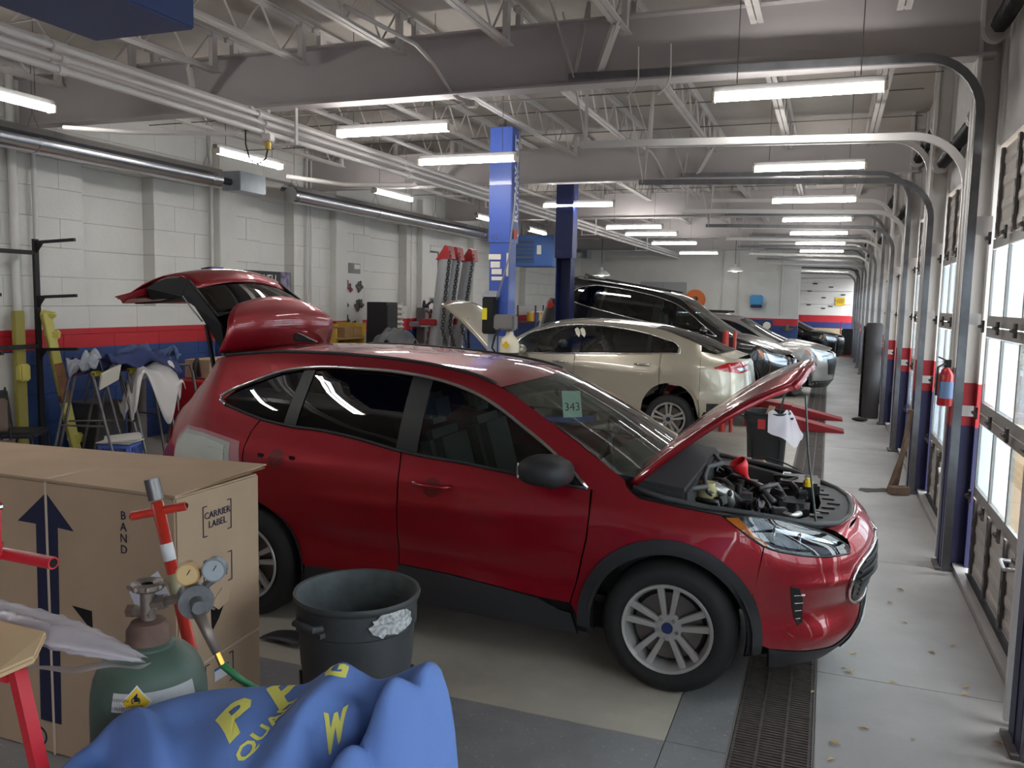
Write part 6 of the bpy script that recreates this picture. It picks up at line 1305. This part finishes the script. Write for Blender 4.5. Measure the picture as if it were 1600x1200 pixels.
MB().tube([(0, 0, 1.85), (.1, .2, 2.0), (.15, .5, 1.8), (.2, .7, 1.2), (.25, .75, .3)], .03, 8).build('welder_cable', black_m, o, smooth=True); MB().tube([(.1, -.1, 1.8), (.4, .1, 1.5), (.5, .4, 1.2), (.55, .6, .6)], .02, 8).build('welder_cable', mat('hose_red', S(130, 40, 44), .5), o, smooth=True)
for k in range(5): MB().bar((.35, -.5+.25*k, .0), (.25+.05*k, -.3+.2*k, 1.35+.08*(k % 2)), .04, .04).build('pull_clamp', mat('clamp_red', S(120, 36, 40), .5), o)
o = thing('hose_rack', 'red hose rack with looped dark hoses on the left wall', 'hose rack', (-8.85, 17.6, 0)); MB().bb((0, -.4, 1.0), (.06, .4, 1.7)).build('rack_plate', mat('plate_red', S(150, 40, 44), .5), o)
for k in range(4): MB().tube([(.1, -.3+.18*k+.08*math.cos(a), 1.45+.55*math.sin(a)-.1*k) for a in [2*PI*q/18 for q in range(18)]], .02, 6, closed=True).build('hose_loop', dark_m, o, smooth=True)
o = thing('parts_shelf', 'shelf of orange and blue paint cans in the far left corner', 'shelf', (-8.4, 24.5, 0))
for z in (.4, .9, 1.4): MB().bb((-.3, -1.2, z), (.3, 1.2, z+.03)).build('shelf_board', stile_m, o)
for x in (-.28, .28):
    for y in (-1.18, 1.18): MB().bb((x-.02, y-.02, 0), (x+.02, y+.02, 1.9)).build('shelf_post', stile_m, o)
for k in range(9):
    q = thing('paint_can', '%s on the far left corner shelf, number %s from the near end' % (['yellow paint can', 'orange paint can', 'blue paint can'][k % 3], ['one', 'two', 'three', 'four', 'five', 'six', 'seven', 'eight', 'nine'][k]), 'can', (-8.35, 23.5+.24*k, 1.43), group='paint cans on the corner shelf')
    MB().lathe([(0, 0), (.1, 0), (.1, .26), (.09, .27), (0, .27)], 16).build('can_body', mat('can_%d' % (k % 3), (S(220, 180, 50), S(205, 80, 40), S(50, 70, 150))[k % 3], .4), q, smooth=40); MB().lathe([(0, .272), (.085, .272), (.085, .285), (0, .285)], 16).build('lid', chrome, q, smooth=40)
# ---------------------------------------------------------------- right side and far end
t2 = trash_can((-.66, 10.92, 0), 'black trash can with a clear bag hanging over its rim by the floor grate', mat('bin_black', S(34, 36, 40), .5), mat('bin_black_in', S(26, 26, 28), .7), .27, .74, 0)
MB().grid(lambda u, v_: (.262*math.cos(-1.5+1.7*u)*(1+.75*v_+.15*math.sin(6*u)*v_), .262*math.sin(-1.5+1.7*u)*(1+.35*v_+.10*math.sin(7*u)*v_), .755-.40*v_*(1-.4*(2*u-1.1)**2)+.03*math.sin(13*u+5*v_)), 18, 10).build('bin_liner', film2, t2, smooth=True)
MB().box((-.05, -.262, .60), (.09, .01, .12)).build('red_sticker', mat('sticker_red', S(170, 40, 48), .5), t2)
MB().bar((.06, .05, .3), (.2, .12, 1.02), .03, .015).build('scrap_stick', black_m, t2); MB().bar((-.08, -.05, .45), (.05, .05, .80), .12, .01).build('scrap_card', card, t2)
# fire extinguisher on the first post
o = thing('fire_extinguisher', 'red fire extinguisher with blue label on the nearest door post', 'fire extinguisher', (.885, 7.275, 1.32)); MB().lathe([(0, 0), (.055, 0), (.058, .02), (.058, .24), (.04, .28), (.02, .30), (0, .30)], 20).build('bottle', mat('ext_red', S(178, 30, 36), .35, coat=.5), o, smooth=40)
MB().lathe([(.0585, .06), (.0585, .19)], 20, arc=(-2.6, -.6)).build('label', mat('ext_label', S(120, 150, 190), .5), o, smooth=True); MB().box((0, 0, .33), (.05, .03, .06)).bar((0, 0, .35), (-.07, -.03, .38), .015, .01).build('valve_handle', black_m, o); MB().box((.06, 0, .15), (.04, .06, .3)).build('wall_bracket', stile_m, o)
MB().tube([(-.02, -.02, .33), (-.07, -.04, .3), (-.07, -.03, .08)], .01, 6).build('hose', black_m, o, smooth=True)
# lumber leaning on the second post
wood_m = mat('old_lumber', S(128, 104, 88), .8, noise=.25, scale=9)
for k, (dx, z1, lb) in enumerate(((-.0, .95, 'longer worn wooden stick leaning on the second door post'), (-.07, .62, 'shorter wooden stick leaning on the second door post'))):
    tag(MB().bar((.80+dx, 10.17-.06*k, .02), (.915+dx*.3, 10.15-.05*k, z1), .05, .05).build('wooden_stick', wood_m, None, bevel=.004), lb, 'stick')
tag(MB().box((.83, 10.06, .05), (.20, .12, .09), (0, 0, .4)).build('wood_offcut', wood_m, None, bevel=.006), 'rough wood offcut lying at the foot of the second door post', 'wood block')
# rolled rubber mats
for k, (x, y, h, lb) in enumerate(((.80, 16.9, 1.78, 'taller dark rolled rubber mat standing by the doors'), (.83, 17.45, 1.62, 'shorter dark rolled rubber mat standing behind the taller roll'))):
    o = thing('rolled_mat', lb, 'mat', (x, y, 0), group='rolled mats by the doors'); MB().lathe([(.02, 0), (.15, 0), (.155, .1), (.15, h-.05), (.12, h), (.05, h-.02)], 20).build('roll', mat('mat_rubber', S(62, 60, 62), .8, noise=.2, scale=4), o, smooth=40)
    MB().grid(lambda u, v_: (.155*math.cos(2.2+1.2*u)*(1+.2*u), .155*math.sin(2.2+1.2*u)*(1+.2*u), .01+(h-.08)*v_), 6, 2).build('loose_edge', MAT['mat_rubber'], o, smooth=True, solid=.012)
tag(MB().ball((.62, 16.3, .035), (.14, .06, .035), 10, 6).build('floor_rag', mat('rag_dark', S(48, 46, 46), .8), None, smooth=True), 'dark rag on the floor before the rolled mats', 'rag')
# broken patch in the floor, fallen leaves
tag(MB().prism([(.42, 10.10, .001), (.50, 10.02, .001), (.56, 10.06, .001), (.82, 10.22, .001), (.70, 10.34, .001), (.60, 10.26, .001), (.44, 10.22, .001)], (0, 0, .004)).build('floor_patch', mat('patch_dark', S(86, 82, 78), .9, bump=.6, bscale=60), floor), 'dark broken patch in the floor slab', None)
leaf_m = mat('dry_leaf', S(196, 168, 120), .8, noise=.3, scale=20); rl = random.Random(11)
leaf_me = MB().add([(0, 0, .003), (.02, .010, .012), (.045, 0, .004), (.02, -.012, .010), (.022, 0, .004)], [(0, 3, 4), (3, 2, 4), (2, 1, 4), (1, 0, 4)]).mesh('leaf', leaf_m)
LV = [(1378, 1039), (1405, 932), (1480, 1010), (1505, 998), (1345, 1005), (1520, 1060), (1512, 1072), (1465, 1145), (1283, 1163), (1297, 1187), (1250, 1082), (1325, 1035), (1340, 1032), (1410, 1060), (1448, 910), (1335, 1040)]
spots = [(.24, 4.93), (.5, 6.3), (.72, 5.45), (.82, 5.6), (.27, 5.25), (.8, 5.0), (.78, 4.9), (.5, 4.3), (.11, 4.1), (.14, 3.95), (.02, 4.6), (.21, 5.0), (.23, 4.97), (.42, 4.9), (.63, 6.6), (.3, 4.3), (.9, 4.4), (.6, 5.9)]
for k, (x, y) in enumerate(spots):
    l_ = inst(leaf_me, 'leaf', None, (x, y, .001), (0, 0, rl.uniform(0, 6)), (rl.uniform(.8, 1.4),)*3); tag(l_, 'small dry tan leaf on the floor between the grate and the doors', 'leaf', 'dry leaves on the floor')
# far partition wall: cabinet, round fan, dispenser, tool cart
o = thing('wall_cabinet', 'plain grey metal cabinet front on the far partition wall', 'cabinet', (-5.9, 30.93, 0)); MB().bb((-.75, -.05, 1.3), (.95, .05, 2.82)).build('cabinet_body', mat('cab_grey', S(160, 160, 160), .5), o, bevel=.01); MB().bb((.09, -.06, 1.35), (.10, -.05, 2.78)).build('door_seam', stile_m, o)
o = thing('cord_reel', 'orange round cord reel on the far partition wall', 'cord reel', (-4.6, 30.85, 2.2)); MB().lathe([(.12, -.08), (.36, -.08), (.36, -.05), (.2, -.04), (.2, .04), (.36, .05), (.36, .08), (.12, .08)], 28, axis='y').build('reel', mat('reel_orange', S(214, 110, 48), .5), o, smooth=40); MB().lathe([(.2, -.04), (.31, -.04), (.31, .04), (.2, .04)], 24, axis='y').build('wound_cord', dark_m, o, smooth=40); MB().box((0, .07, 0), (.1, .12, .3)).build('bracket', stile_m, o)
o = thing('towel_dispenser', 'bright blue paper towel dispenser on the far partition wall', 'dispenser', (-2.45, 30.86, 1.95)); MB().bb((-.22, -.12, .1), (.22, .13, .45)).build('cover', mat('dispenser_blue', S(70, 150, 205), .4), o, bevel=.04); MB().bb((-.2, -.1, 0), (.2, .12, .11)).build('base', mat('dispenser_navy', S(30, 40, 80), .5), o, bevel=.02)
o = thing('parts_washer', 'dark blue parts washer cabinet below the towel dispenser', 'cabinet', (-2.3, 30.5, 0)); MB().bb((-.45, -.4, 0), (.45, .4, 1.55)).build('washer_body', mat('washer_blue', S(34, 46, 92), .45), o, bevel=.02); MB().lathe([(0, 0), (.13, 0), (.13, .02), (0, .02)], 20, (.3, -.41, 1.35), 'y').build('round_gauge', paper, o, smooth=40)
o = thing('drinking_fountain', 'small metal drinking fountain on the partition by the far doorway', 'fountain', (-1.35, 30.79, 1.15)); MB().lathe([(0, 0), (.15, .05), (.2, .12), (.18, .12), (0, .08)], 20).build('basin', mat('fountain_tan', S(150, 135, 100), .4, .5), o, smooth=40); MB().box((0, .05, .12), (.1, .1, .24)).build('spout_block', mat('fountain_grey', S(110, 106, 96), .4, .5), o, bevel=.02)
for k in range(3):
    x = (-3.1, -3.65, -1.62)[k]; MB().cyl((x, 30.96, 1.7), (x, 30.96, 4.7), .025, n=8).build('wall_conduit', MAT['painted_block'], wf, smooth=40)
# far bay
o = thing('warning_sign', 'yellow warning sign on the white end door', 'sign', (.42, 42.24, 2.28)); MB().bb((-.2, -.01, -.18), (.22, .01, .18)).build('sign_plate', mat('sign_yellow', S(220, 180, 20), .5), o)
for z, w_ in ((.09, .3), (.02, .34), (-.05, .26)): MB().box((.01, -.013, z), (w_, .004, .03)).build('sign_print', mat('print_brown', S(120, 92, 30), .6), o)
o = thing('hand_cart', 'red hand cart with a black tank by the far doors', 'cart', (.72, 37.0, 0)); MB().bb((-.22, -.2, .08), (.24, .2, 1.15)).build('tank', black_m, o, bevel=.04)
for x in (-.26, .28): MB().tube([(x, -.25, .05), (x, -.1, 1.3), (x*.9, .1, 1.45)], .02, 6).build('cart_rail', mat('cart_red', S(178, 50, 48), .5), o)
MB().bb((-.3, -.35, .03), (.32, .2, .07)).build('toe_plate', mat('cart_red', S(178, 50, 48), .5), o)
